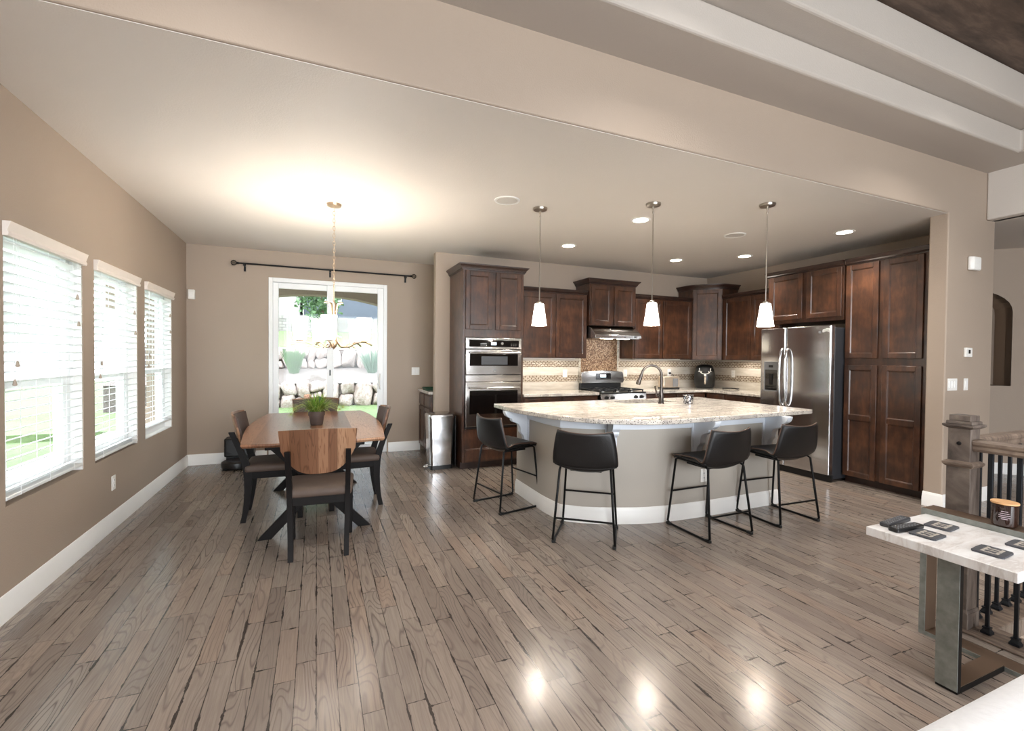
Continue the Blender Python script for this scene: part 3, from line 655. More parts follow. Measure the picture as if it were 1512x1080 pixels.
def chandelier():
    X, Y = 0.145, 4.55
    r = thing('chandelier', 'five-shade chandelier with curved branch-like champagne arms over the dining table', 'chandelier', (X, Y, 1.46))
    m = MB(); m.lathe([(0.001, 1.295), (0.03, 1.295), (0.06, 1.305), (0.066, 1.325), (0.066, 1.3255)], n=28); m.build('canopy', 'champagne', r)
    m = MB(); z = 1.295; k = 0
    while z > 0.60:
        pts = []
        for q in range(12):
            a = 2*PI*q/12; u, w_ = 0.010*math.cos(a), 0.021*math.sin(a)
            pts.append(((u, 0, z-0.02+w_) if k % 2 else (0, u, z-0.02+w_)))
        m.tube(pts, 0.0022, 5, closed=True); z -= 0.034; k += 1
    m.build('chain', 'champagne', r)
    m = MB(); m.tube([(0, 0, 0.60), (0, 0, 0.42)], 0.006); m.lathe([(0.006, 0.44), (0.018, 0.42), (0.014, 0.30), (0.012, 0.10), (0.03, 0.05), (0.022, 0.02), (0.004, 0.0)], n=16); m.build('stem', 'champagne', r)
    for q in range(5):
        # azimuth 0 = towards the camera
        th = math.radians([-80, -8, 64, 136, 208][q]); back = math.atan2(-Y, -X); a = back+th*1.0
        dx, dy = math.cos(a), math.sin(a); R = 0.285
        P = lambda rr, z: (dx*rr, dy*rr, z)
        arm = MB(); arm.tube(smooth_path([P(0.085, 0.42), P(0.055, 0.425), P(0.03, 0.39), P(0.022, 0.25), P(0.03, 0.10), P(0.075, 0.03), P(0.14, 0.02), P(0.20, 0.05), P(0.26, 0.065), P(0.31, 0.06), P(0.36, 0.035)], 5), [0.0075]*51, 7)
        arm.tube([P(0.17, 0.03), P(0.21, 0.005)], [0.005, 0.0035], 6); arm.tube([P(0.12, 0.02), (dx*0.15-dy*0.02, dy*0.15+dx*0.02, 0.055)], [0.005, 0.003], 6)
        ao = arm.build('arm', 'champagne', r)
        c = MB(); c.lathe([(0.004, 0.065), (0.03, 0.068), (0.034, 0.074), (0.012, 0.082), (0.012, 0.12)], (dx*R, dy*R, 0), 16); c.build('candle_cup', 'champagne', ao)
        s = MB(); s.lathe([(0.012, 0.078), (0.048, 0.080), (0.052, 0.088), (0.066, 0.285), (0.062, 0.285), (0.047, 0.092)], (dx*R, dy*R, 0), 28, cap=False); s.build('lamp_shade', 'shade_glow', r)
        lamp('chandelier_bulb', 'POINT', (dx*R, dy*R, 0.27), 5.0, (1.0, 0.96, 0.89), parent=r, shadow_soft_size=0.045)
chandelier()

# ================================================================== kitchen cabinets
def panel_door(parent, x0, x1, z0, z1, rails=(), name='door', y=0.0, F=0.052):
    """framed door with recessed panels, front at local y-0.02"""
    m = MB(); yf = y-0.021
    m.box(x0, x0+F, yf, y-0.001, z0, z1); m.box(x1-F, x1, yf, y-0.001, z0, z1)
    zs = [z0]+list(rails)+[z1]
    m.box(x0+F, x1-F, yf, y-0.001, z0, z0+F); m.box(x0+F, x1-F, yf, y-0.001, z1-F, z1)
    for r in rails: m.box(x0+F, x1-F, yf, y-0.001, r-F/2, r+F/2)
    o = m.build(name, 'cabinet_wood', parent, smooth=30, bevel=0.003)
    lo = [z0+F]+[r+F/2 for r in rails]; hi = [r-F/2 for r in rails]+[z1-F]
    m = MB()
    for a, b in zip(lo, hi):
        def R(i, yy): return [(x0+F+i, yy, a+i), (x1-F-i, yy, a+i), (x1-F-i, yy, b-i), (x0+F+i, yy, b-i)]
        m.loft([R(0, yf+0.001), R(0.004, yf+0.001), R(0.010, yf+0.009), R(0.014, yf+0.0105)], cap=False); m.add(R(0.014, yf+0.0105), [(0, 1, 2, 3)])
    m.build('panel', 'cabinet_wood', o, smooth=0)
    return o
def drawer_front(parent, x0, x1, z0, z1, y=0.0):
    m = MB(); yf = y-0.021
    m.box(x0, x1, yf+0.005, y-0.001, z0, z1); m.box(x0+0.012, x1-0.012, yf, yf+0.006, z0+0.012, z1-0.012)
    return m.build('drawer', 'cabinet_wood', parent, smooth=30, bevel=0.003)
def crown(parent, path, z0, h=0.075, out=0.055, closed=False):
    p = [(0, 0), (0.010, 0), (0.012, h*0.14), (0.022, h*0.2), (out*0.45, h*0.42), (out*0.72, h*0.66), (out, h*0.84), (out, h), (0, h)]
    m = MB(); m.sweep(path, [(a, z0+b) for a, b in p]); return m.build('crown_molding', 'cabinet_trim', parent, smooth=50)
RZR = -PI/2       # cabinets on the right wall face -X
def oven_tower():
    X0, Wd, D, H = 1.645, 0.815, 0.595, 2.475
    r = thing('oven_cabinet', 'tall dark wood cabinet tower holding the wall ovens, at the left end of the kitchen', 'cabinet', (X0, 5.45, 0), 0)
    m = MB(); t = 0.03
    m.box(0, t, 0, D, 0.09, H); m.box(Wd-t, Wd, 0, D, 0.09, H); m.box(t, Wd-t, 0, D, 0.09, 0.508); m.box(t, Wd-t, 0, D, 1.645, H); m.box(t, Wd-t, D-0.02, D, 0.508, 1.645)
    m.build('body', 'cabinet_wood', r, bevel=0.002)
    m = MB(); m.box(0.0, Wd, 0.07, D, 0, 0.09); m.build('toe_kick', 'cabinet_trim', r)
    panel_door(r, 0.035, 0.378, 1.742, 2.455); panel_door(r, 0.427, 0.770, 1.742, 2.455)
    drawer_front(r, 0.035, 0.780, 0.10, 0.262)
    crown(r, [(0, D), (0, 0), (Wd, 0), (Wd, D)], 2.47)
    # appliances in it
    o = thing('wall_oven', 'stainless steel combination microwave and wall oven built into the tower cabinet', 'oven', (X0+0.035, 5.45, 0.515), 0)
    w_ = 0.765-0.02; x0 = 0.0; fy = -0.03
    m = MB(); m.box(0.02, w_-0.02, 0.0, 0.53, 0.004, 1.12); m.build('body', 'black_metal', o)
    m = MB(); m.box(0, w_, fy+0.008, -0.001, 0.985, 1.125); m.build('control_panel', 'stainless', o, bevel=0.004)
    m = MB(); m.box(0.045, w_-0.035, fy+0.004, fy+0.010, 1.012, 1.098); p = m.build('control_glass', 'oven_glass', o, bevel=0.003)
    m = MB(); m.box(0.33, 0.40, fy+0.001, fy+0.005, 1.035, 1.07); m.build('display', 'display_glow', p)
    m = MB(); m.lathe([(0.018, 0), (0.018, 0.014), (0.015, 0.018), (0.001, 0.018)], n=18); 
    k = m.build('dial', 'chrome', p); k.rotation_euler = (PI/2, 0, 0); k.location = (0.475, fy+0.004, 1.055)
    m = MB()
    for q in range(8): m.box(0.19+q*0.017 if q < 5 else 0.45+q*0.03, 0.195+q*0.017+0.004 if q < 5 else 0.45+q*0.03+0.01, fy+0.002, fy+0.005, 1.05, 1.056); m.box(0.19+q*0.017 if q < 5 else 0.45+q*0.03, 0.195+q*0.017+0.004 if q < 5 else 0.45+q*0.03+0.01, fy+0.002, fy+0.005, 1.03, 1.036)
    m.build('buttons', 'silver_plate', p)
    def odoor(nm, z0, z1, gz0, gz1, hz):
        m = MB(); m.box(0.0, w_, fy, -0.001, z0, z1); d = m.build(nm, 'stainless', o, bevel=0.006, seg=3)
        m = MB(); m.box(0.05, w_-0.05, fy-0.003, fy+0.002, gz0, gz1); m.build('window', 'oven_glass', d, bevel=0.004)
        m = MB(); m.tube([(0.045, fy-0.05, hz), (w_-0.045, fy-0.05, hz)], 0.0115, 12); m.cyl((0.07, fy, hz), (0.07, fy-0.05, hz), 0.008); m.cyl((w_-0.07, fy, hz), (w_-0.07, fy-0.05, hz), 0.008); m.build('handle', 'chrome', d)
        return d
    d = odoor('microwave_door', 0.665, 0.978, 0.775, 0.925, 0.938)
    m = MB(); m.box(0.20, 0.55, fy-0.004, fy-0.001, 0.79, 0.895); m.build('inner_window', 'fridge_side', d)
    m = MB(); m.lathe([(0.016, 0), (0.016, 0.004), (0.001, 0.005)], n=20); k = m.build('badge', 'grey_plastic', d); k.rotation_euler = (PI/2, 0, 0); k.location = (w_/2, fy-0.001, 0.715)
    odoor('oven_door', 0.02, 0.575, 0.175, 0.47, 0.50)
    m = MB(); m.box(0, w_, fy+0.006, -0.001, 0.58, 0.66); m.build('divider_strip', 'stainless', o, bevel=0.003)
    m = MB(); m.box(0, w_, fy+0.010, -0.001, -0.004, 0.018); m.build('bottom_vent', 'black_plastic', o)
    m = MB(); m.box(-0.005, w_+0.01, -0.006, -0.001, -0.014, -0.004); m.build('bottom_trim', 'stainless', o)
oven_tower()

def wall_cabinet(label, x0, w_, y, z0, z1, doors, depth=0.33, crown_h=0.06, out=0.03, rz=0, loc=None, xc=None):
    r = thing('upper_cabinet', label, 'cabinet', loc or (x0, y, z0), rz)
    m = MB(); m.box(0, w_, 0, depth-0.005, 0, z1-z0); m.build('body', 'cabinet_wood', r, bevel=0.002)
    for a, b in doors: panel_door(r, a, b, 0.012, z1-z0-0.03)
    c = xc or (0.0, w_)
    crown(r, [(c[0], depth-0.006), (c[0], 0), (c[1], 0), (c[1], depth-0.006)] if crown_h > 0.07 else [(c[0], 0), (c[1], 0)], z1-z0-0.012, crown_h, out)
    return r
wall_cabinet('two-door dark wood wall cabinet between the oven tower and the hood cabinet', 2.465, 1.12, 5.72, 1.395, 2.315, [(0.06, 0.600), (0.612, 1.105)])
wall_cabinet('short raised two-door dark wood cabinet directly above the range hood', 3.592, 0.80, 5.66, 1.868, 2.475, [(0.02, 0.375), (0.415, 0.785)], depth=0.385, crown_h=0.075, out=0.055)
wall_cabinet('two-door dark wood wall cabinet between the hood cabinet and the corner cabinet', 4.398, 1.155, 5.72, 1.395, 2.325, [(0.03, 0.545), (0.562, 1.125)])
wall_cabinet('two-door dark wood wall cabinet between the corner cabinet and the refrigerator cabinets', 0, 0.995, 0, 1.385, 2.355, [(0.035, 0.525), (0.535, 0.985)], rz=RZR, loc=(5.87, 5.403, 1.385))
def corner_cabinet():
    x0, y0 = 5.56, 5.72; L = math.hypot(0.31, 0.31); H = 2.515-1.385
    r = thing('corner_cabinet', 'tall diagonal corner wall cabinet with one pale, glare-lit door', 'cabinet', (x0, y0, 1.385), -PI/4)
    # local frame: x along the diagonal door, y into the corner
    def loc(wx, wy): v = Matrix.Rotation(PI/4, 2) @ Vector((wx-x0, wy-y0)); return (v.x, v.y)
    poly = [(0, 0), (L, 0), loc(6.195, 5.408), loc(6.195, 6.032), loc(5.558, 6.032)]
    m = MB(); m.prism(poly, 0, H); m.build('body', 'cabinet_wood', r, bevel=0.002)
    panel_door(r, 0.012, L-0.012, 0.012, H-0.02)
    crown(r, [poly[4], poly[0], poly[1], poly[2]], H-0.01, 0.075, 0.055)
corner_cabinet()
def tall_right():
    r = thing('pantry_cabinet', 'tall four-door dark wood pantry cabinet at the right end of the kitchen', 'cabinet', (5.60, 3.405, 0), RZR)
    Wd = 0.825
    m = MB(); m.box(0, Wd, 0, 0.595, 0.09, 2.50); m.build('body', 'cabinet_wood', r, bevel=0.002)
    m = MB(); m.box(0, Wd, 0.06, 0.595, 0, 0.09); m.build('toe_kick', 'cabinet_trim', r)
    for a, b in ((0.010, 0.342), (0.390, 0.745)):
        panel_door(r, a, b, 1.425, 2.475); panel_door(r, a, b, 0.085, 1.345, rails=(0.755,))
    crown(r, [(0, 0), (Wd, 0)], 2.485, 0.07, 0.035)
    r = thing('upper_cabinet', 'two-door dark wood cabinet above the refrigerator', 'cabinet', (5.60, 4.395, 1.868), RZR)
    m = MB(); m.box(0, 0.968, 0, 0.595, 0, 2.50-1.868); m.build('body', 'cabinet_wood', r, bevel=0.002)
    panel_door(r, 0.035, 0.478, 0.045, 0.615); panel_door(r, 0.535, 0.950, 0.045, 0.615)
    crown(r, [(0, 0.5), (0, 0), (0.968, 0)], 2.485-1.868, 0.07, 0.035)
tall_right()
def base_cabinet(label, loc, rz, w_, cols, depth=0.58):
    r = thing('base_cabinet', label, 'cabinet', loc, rz)
    m = MB(); m.box(0, w_, 0, depth, 0.1, 0.882); m.build('body', 'cabinet_wood', r, bevel=0.002)
    m = MB(); m.box(0, w_, 0.07, depth, 0, 0.1); m.build('toe_kick', 'cabinet_trim', r)
    n = cols; cw = w_/n
    for k in range(n):
        drawer_front(r, k*cw+0.02, (k+1)*cw-0.02, 0.715, 0.862); panel_door(r, k*cw+0.02, (k+1)*cw-0.02, 0.12, 0.69)
    return r
base_cabinet('dark wood base cabinets between the oven tower and the range', (2.465, 5.452, 0), 0, 1.145, 2)
base_cabinet('dark wood base cabinets right of the range, running into the corner', (4.42, 5.452, 0), 0, 1.16, 2)
base_cabinet('dark wood base cabinets along the right wall beside the refrigerator', (5.60, 5.44, 0), RZR, 1.09, 3)
def counters():
    m = MB(); m.box(2.465, 3.615, 5.42, 6.03, 0.884, 0.922)
    tag(m.build('countertop', 'granite', bevel=0.005), 'speckled cream granite countertop left of the range', 'countertop')
    m = MB(); m.prism([(4.415, 5.42), (5.565, 5.42), (5.565, 4.34), (6.183, 4.34), (6.183, 6.03), (4.415, 6.03)], 0.884, 0.922)
    tag(m.build('countertop', 'granite', bevel=0.005), 'L-shaped speckled cream granite countertop right of the range', 'countertop')
    b = MB(); b.box(2.465, 3.648, 6.034, 6.048, 0.922, 1.40); b.box(4.37, 6.19, 6.034, 6.048, 0.922, 1.40)
    b.box(6.184, 6.199, 4.34, 6.034, 0.922, 1.40); b.box(3.60, 3.648, 6.034, 6.048, 1.39, 1.70)
    o = tag(b.build('backsplash', 'backsplash_tile', smooth=0), 'beige tiled backsplash with two mosaic bands around the kitchen counters', 'backsplash')
    b = MB(); b.box(3.68, 4.338, 6.030, 6.048, 0.90, 1.90); b.build('copper_mosaic', 'copper_mosaic', o, smooth=0)
    b = MB(); b.box(3.648, 3.68, 6.028, 6.048, 0.90, 1.90); b.box(4.338, 4.37, 6.028, 6.048, 0.90, 1.90); b.build('mosaic_border', 'mosaic_border', o, smooth=0)
counters()
# under-cabinet strips
for x, y, rz, L, lab in ((3.02, 5.86, 0, 0.9, 'slim light strip under the cabinets left of the range'), (4.98, 5.86, 0, 0.9, 'slim light strip under the cabinets right of the range'), (6.02, 4.9, PI/2, 0.8, 'slim light strip under the cabinets beside the refrigerator')):
    r = thing('cabinet_light', lab, 'light', (x, y, 1.394 if y > 5 else 1.384), rz)
    m = MB(); m.box(-L/2, L/2, -0.02, 0.02, -0.012, 0); m.build('housing', 'white_plastic', r)
    lamp('strip_lamp', 'AREA', (0, 0, -0.014), 1.2, (1, 0.93, 0.82), parent=r, shape='RECTANGLE', size=L, size_y=0.03)

def gas_range():
    r = thing('gas_range', 'stainless gas range with black grates and a curved back panel', 'stove', (4.015, 5.40, 0))
    h = 0.385
    m = MB(); m.box(-h, h, 0.02, 0.615, 0.02, 0.895); m.build('body', 'black_metal', r)
    m = MB(); m.box(-h, h, -0.005, 0.60, 0.895, 0.918); m.build('cooktop', 'black_plastic', r, bevel=0.006)
    m = MB(); m.loft([[(-h, -0.01, 0.80), (-h, 0.02, 0.80), (-h, 0.02, 0.9), (-h, 0.0, 0.9)], [(h, -0.01, 0.80), (h, 0.02, 0.80), (h, 0.02, 0.9), (h, 0.0, 0.9)]]); cp = m.build('control_panel', 'stainless', r, bevel=0.003)
    for x in (-0.30, -0.20, 0.20, 0.30):
        k = MB(); k.lathe([(0.024, 0), (0.024, 0.008), (0.018, 0.012), (0.016, 0.034), (0.001, 0.035)], n=20); k.box(-0.004, 0.004, -0.016, 0.016, 0.03, 0.04)
        o = k.build('knob', 'black_plastic', r); o.rotation_euler = (PI/2, 0, 0); o.location = (x, -0.004, 0.85)
    m = MB(); m.box(-h, h, -0.02, 0.02, 0.22, 0.79); d = m.build('oven_door', 'stainless', r, bevel=0.006)
    m = MB(); m.box(-h+0.09, h-0.09, -0.024, -0.018, 0.33, 0.62); m.build('window', 'oven_glass', d)
    m = MB(); m.tube([(-h+0.05, -0.07, 0.74), (h-0.05, -0.07, 0.74)], 0.011); m.cyl((-h+0.08, -0.02, 0.74), (-h+0.08, -0.07, 0.74), 0.008); m.cyl((h-0.08, -0.02, 0.74), (h-0.08, -0.07, 0.74), 0.008); m.build('handle', 'chrome', d)
    m = MB(); m.box(-h, h, -0.018, 0.02, 0.04, 0.21); m.build('drawer', 'stainless', r, bevel=0.006)
    for cx in (-0.25, 0.0, 0.25):
        g = MB()
        for yy in (0.04, 0.30, 0.555): g.box(cx-0.115, cx+0.115, yy-0.006, yy+0.006, 0.938, 0.952)
        for xx in (-0.115, 0.115): g.box(cx+xx-0.006, cx+xx+0.006, 0.04, 0.555, 0.938, 0.952)
        for yy in (0.165, 0.43):
            g.box(cx-0.115, cx-0.03, yy-0.005, yy+0.005, 0.938, 0.954); g.box(cx+0.03, cx+0.115, yy-0.005, yy+0.005, 0.938, 0.954); g.box(cx-0.005, cx+0.005, yy-0.12, yy-0.03, 0.938, 0.954); g.box(cx-0.005, cx+0.005, yy+0.03, yy+0.11, 0.938, 0.954)
        for xx in (-0.11, 0.11):
            for yy in (0.05, 0.545): g.box(cx+xx-0.007, cx+xx+0.007, yy-0.007, yy+0.007, 0.917, 0.94)
        g.build('grate', 'iron', r, bevel=0.002)
        for yy in (0.165, 0.43):
            if cx == 0.0 and yy > 0.3: continue
            b = MB(); b.lathe([(0.045, 0), (0.045, 0.008), (0.03, 0.012), (0.03, 0.018), (0.001, 0.02)], (cx, yy, 0.917), 20); b.build('burner', 'silver_plate', r)
    m = MB(); m.box(-h+0.01, h-0.03, 0.56, 0.615, 0.917, 1.02); m.build('back_riser', 'black_plastic', r, bevel=0.006)
    pts = [(-0.375, 1.025), (-0.355, 1.02), (0.365, 1.02), (0.385, 1.05), (0.365, 1.18), (0.33, 1.20), (0, 1.212), (-0.33, 1.20), (-0.375, 1.185), (-0.385, 1.15)]
    m = MB(); m.loft([[(x, 0.525, z) for x, z in pts], [(x, 0.60, z) for x, z in pts]]); b = m.build('back_panel', 'stainless', r, smooth=50, bevel=0.006)
    m = MB(); m.box(-0.13, 0.14, 0.520, 0.528, 1.075, 1.17); k = m.build('control_glass', 'oven_glass', b, bevel=0.004)
    m = MB(); m.box(-0.055, 0.045, 0.517, 0.522, 1.11, 1.15); m.build('display', 'display_glow', k)
gas_range()
def range_hood():
    r = thing('range_hood', 'stainless under-cabinet range hood with a curved front and two lights', 'range hood', (4.0, 5.52, 1.69))
    h = 0.398
    pr = [(0.0, 0.0), (0.0, 0.04), (0.035, 0.075), (0.075, 0.11), (0.12, 0.14), (0.16, 0.16), (0.20, 0.172), (0.51, 0.172), (0.51, 0.0)]
    m = MB(); m.loft([[(-h, y, z) for y, z in pr], [(h, y, z) for y, z in pr]]); m.build('canopy', 'stainless', r, smooth=25, bevel=0.003)
    m = MB(); m.box(-h+0.02, h-0.02, 0.03, 0.49, -0.008, 0.001); m.build('filter', 'silver_plate', r)
    for x in (-0.16, 0.13):
        m = MB(); m.box(x-0.085, x+0.085, 0.04, 0.11, -0.013, -0.007); m.build('light', 'hood_glow', r)
        lamp('hood_lamp', 'SPOT', (x, 0.08, -0.02), 7, (1, 0.85, 0.62), parent=r, spot_size=math.radians(140), spot_blend=1.0, shadow_soft_size=0.05)
    for x in (0.10, 0.27, 0.295):
        m = MB(); m.box(x, x+0.015, -0.004, 0.001, 0.012, 0.028); m.build('button', 'black_plastic', r)
range_hood()
def refrigerator():
    r = thing('refrigerator', 'stainless side-by-side refrigerator with water dispenser and black sides', 'refrigerator', (5.44, 4.32, 0), RZR)
    Wd = 0.905
    m = MB(); m.box(0.0, Wd, 0.0, 0.72, 0.03, 1.775); m.build('body', 'fridge_side', r, bevel=0.006)
    m = MB(); m.box(0.0, Wd, -0.03, 0.0, 0.0, 0.075); m.build('base_grille', 'black_plastic', r)
    m = MB(); m.box(0.02, 0.12, -0.05, 0.03, 1.775, 1.80); m.box(Wd-0.12, Wd-0.02, -0.05, 0.03, 1.775, 1.80); m.build('hinge_cover', 'fridge_side', r)
    def dr(x0, x1, nm):
        poly = rounded_poly([(x0, -0.004), (x0, -0.072), (x1, -0.072), (x1, -0.004)], [0.004, 0.02, 0.02, 0.004], 6)
        m = MB(); m.prism(poly, 0.085, 1.795); return m.build(nm, 'stainless_vertical', r, smooth=60, bevel=0.004)
    a = dr(0.004, 0.352, 'freezer_door'); b = dr(0.360, Wd, 'refrigerator_door')
    for d, x in ((a, 0.318), (b, 0.392)):
        m = MB(); m.tube(smooth_path([(x, -0.072, 1.535), (x, -0.105, 1.50), (x, -0.128, 1.40), (x, -0.134, 1.18), (x, -0.128, 0.96), (x, -0.105, 0.86), (x, -0.072, 0.825)], 5), 0.0145, 12); m.build('handle', 'chrome', d)
    m = MB(); F = 0.014; X0, X1, Z0, Z1 = 0.066, 0.268, 0.995, 1.375
    m.box(X0, X0+F, -0.082, -0.070, Z0, Z1); m.box(X1-F, X1, -0.082, -0.070, Z0, Z1); m.box(X0+F, X1-F, -0.082, -0.070, Z0, Z0+F); m.box(X0+F, X1-F, -0.082, -0.070, Z1-F, Z1)
    dsp = m.build('dispenser_frame', 'grey_plastic', a, bevel=0.004)
    m = MB(); m.box(X0+F, X1-F, -0.076, -0.071, Z0+F, Z1-0.105); m.build('dispenser_dark_panel', 'oven_glass', dsp)  # flat dark panel in place of the shaded recess
    m = MB(); m.box(X0+F, X1-F, -0.080, -0.071, Z1-0.105, Z1-F); m.build('dispenser_panel', 'grey_plastic', dsp)
    m = MB(); m.box(0.135, 0.195, -0.082, -0.079, Z1-0.075, Z1-0.045); m.build('dispenser_display', 'black_plastic', dsp)
    m = MB(); m.box(0.145, 0.185, -0.086, -0.074, 1.08, 1.22); m.build('dispenser_lever', 'black_plastic', dsp)
    m = MB(); m.lathe([(0.015, 0), (0.015, 0.004), (0.001, 0.006)], n=20); k = m.build('badge', 'grey_plastic', b); k.rotation_euler = (PI/2, 0, 0); k.location = (0.775, -0.072, 1.722)
    # white magnet cluster
    t = thing('fridge_magnet', 'small white winged magnet near the top of the refrigerator door', 'magnet', (5.44-0.073, 4.32-0.850, 1.735), RZR)
    m = MB()
    for sx, sz, rr in ((-0.018, 0.006, 0.022), (0.016, 0.012, 0.026), (0.03, -0.004, 0.016), (-0.03, -0.008, 0.012)):
        m.add([(sx+rr*math.cos(2*PI*k/14), -0.006, sz+0.7*rr*math.sin(2*PI*k/14)) for k in range(14)]+[(sx+rr*math.cos(2*PI*k/14), 0, sz+0.7*rr*math.sin(2*PI*k/14)) for k in range(14)], [tuple(range(14))]+[(k, (k+1) % 14, 14+(k+1) % 14, 14+k) for k in range(14)])
    m.build('wings', 'white_plastic', t)
refrigerator()
def counter_items():
    # air fryer
    r = thing('air_fryer', 'black air fryer with a white antler decal on the corner counter', 'air fryer', (5.86, 5.74, 0.922), -0.75)
    prof = [(0.10, 0), (0.135, 0.008), (0.152, 0.06), (0.160, 0.14), (0.157, 0.22), (0.14, 0.31), (0.115, 0.365), (0.07, 0.388), (0.001, 0.392)]
    m = MB(); m.lathe(prof, n=36); m.build('body', 'black_plastic', r)
    m = MB(); m.tube([(0, -0.150, 0.19), (0, -0.185, 0.18), (0, -0.19, 0.11), (0, -0.165, 0.08)], 0.014, 8); m.build('basket_handle', 'cream_plastic', r)
    d = MB()
    def on(x, z):
        rr = 0.163 if z < 0.2 else 0.163-(z-0.2)*0.17; return (x, -math.sqrt(max(0.0001, rr*rr-x*x))-0.002, z)
    for s in (-1, 1):
        d.tube([on(s*q[0], q[1]) for q in ((0.0, 0.235), (0.03, 0.24), (0.06, 0.255), (0.078, 0.285), (0.085, 0.33))], 0.006, 6)
        d.tube([on(s*0.055, 0.252), on(s*0.05, 0.285)], 0.004, 6); d.tube([on(s*0.075, 0.275), on(s*0.1, 0.28)], 0.004, 6)
    d.tube([on(0, 0.235), on(0, 0.20)], 0.018, 6); d.build('antler_decal', 'white_plastic', r)
    # toaster
    r = thing('toaster', 'cream and silver two-slice toaster on the counter right of the range', 'toaster', (5.17, 5.80, 0.922), -0.12)
    m = MB(); m.prism(rounded_poly([(-0.15, -0.08), (0.15, -0.08), (0.15, 0.08), (-0.15, 0.08)], 0.025), 0.02, 0.195); m.build('body', 'cream_plastic', r, smooth=50, bevel=0.018, seg=3)
    m = MB(); m.box(-0.145, 0.145, -0.075, 0.075, 0, 0.02); m.build('base', 'black_plastic', r)
    for y in (-0.03, 0.03):
        m = MB(); m.box(-0.11, 0.09, y-0.012, y+0.012, 0.193, 0.197); m.build('slot', 'black_plastic', r)
    m = MB(); m.box(0.148, 0.156, -0.055, 0.055, 0.03, 0.17); k = m.build('end_panel', 'silver_plate', r)
    m = MB(); m.box(0.02, 0.11, -0.087, -0.079, 0.035, 0.165); m.build('side_panel', 'grey_plastic', r)
    m = MB(); m.box(0.155, 0.175, -0.015, 0.015, 0.12, 0.135); m.build('lever', 'black_plastic', r)
    m = MB(); m.tube(smooth_path([(5.38, 6.02, 1.16), (5.42, 5.99, 1.14), (5.47, 5.98, 1.05), (5.48, 5.97, 0.96), (5.42, 5.95, 0.928), (5.34, 5.88, 0.928)], 6), 0.003, 6); m.box(5.368, 5.395, 6.0, 6.027, 1.145, 1.175)
    tag(m.build('power_cord', 'black_plastic'), 'thin black cord from the backsplash outlet down to the toaster', 'cord')
    # utensil
    r = thing('kitchen_tongs', 'small dark metal tongs lying on the counter beside the air fryer', 'tongs', (6.02, 5.36, 0.924), 0.3)
    m = MB(); m.tube([(-0.02, -0.12, 0.01), (0, 0.0, 0.02), (0.02, 0.14, 0.01)], 0.007, 6); m.build('arm', 'black_metal', r)
    m = MB(); m.tube([(0.05, -0.11, 0.01), (0.03, 0.0, 0.02), (0.02, 0.14, 0.01)], 0.007, 6); m.build('arm', 'black_metal', r)
counter_items()

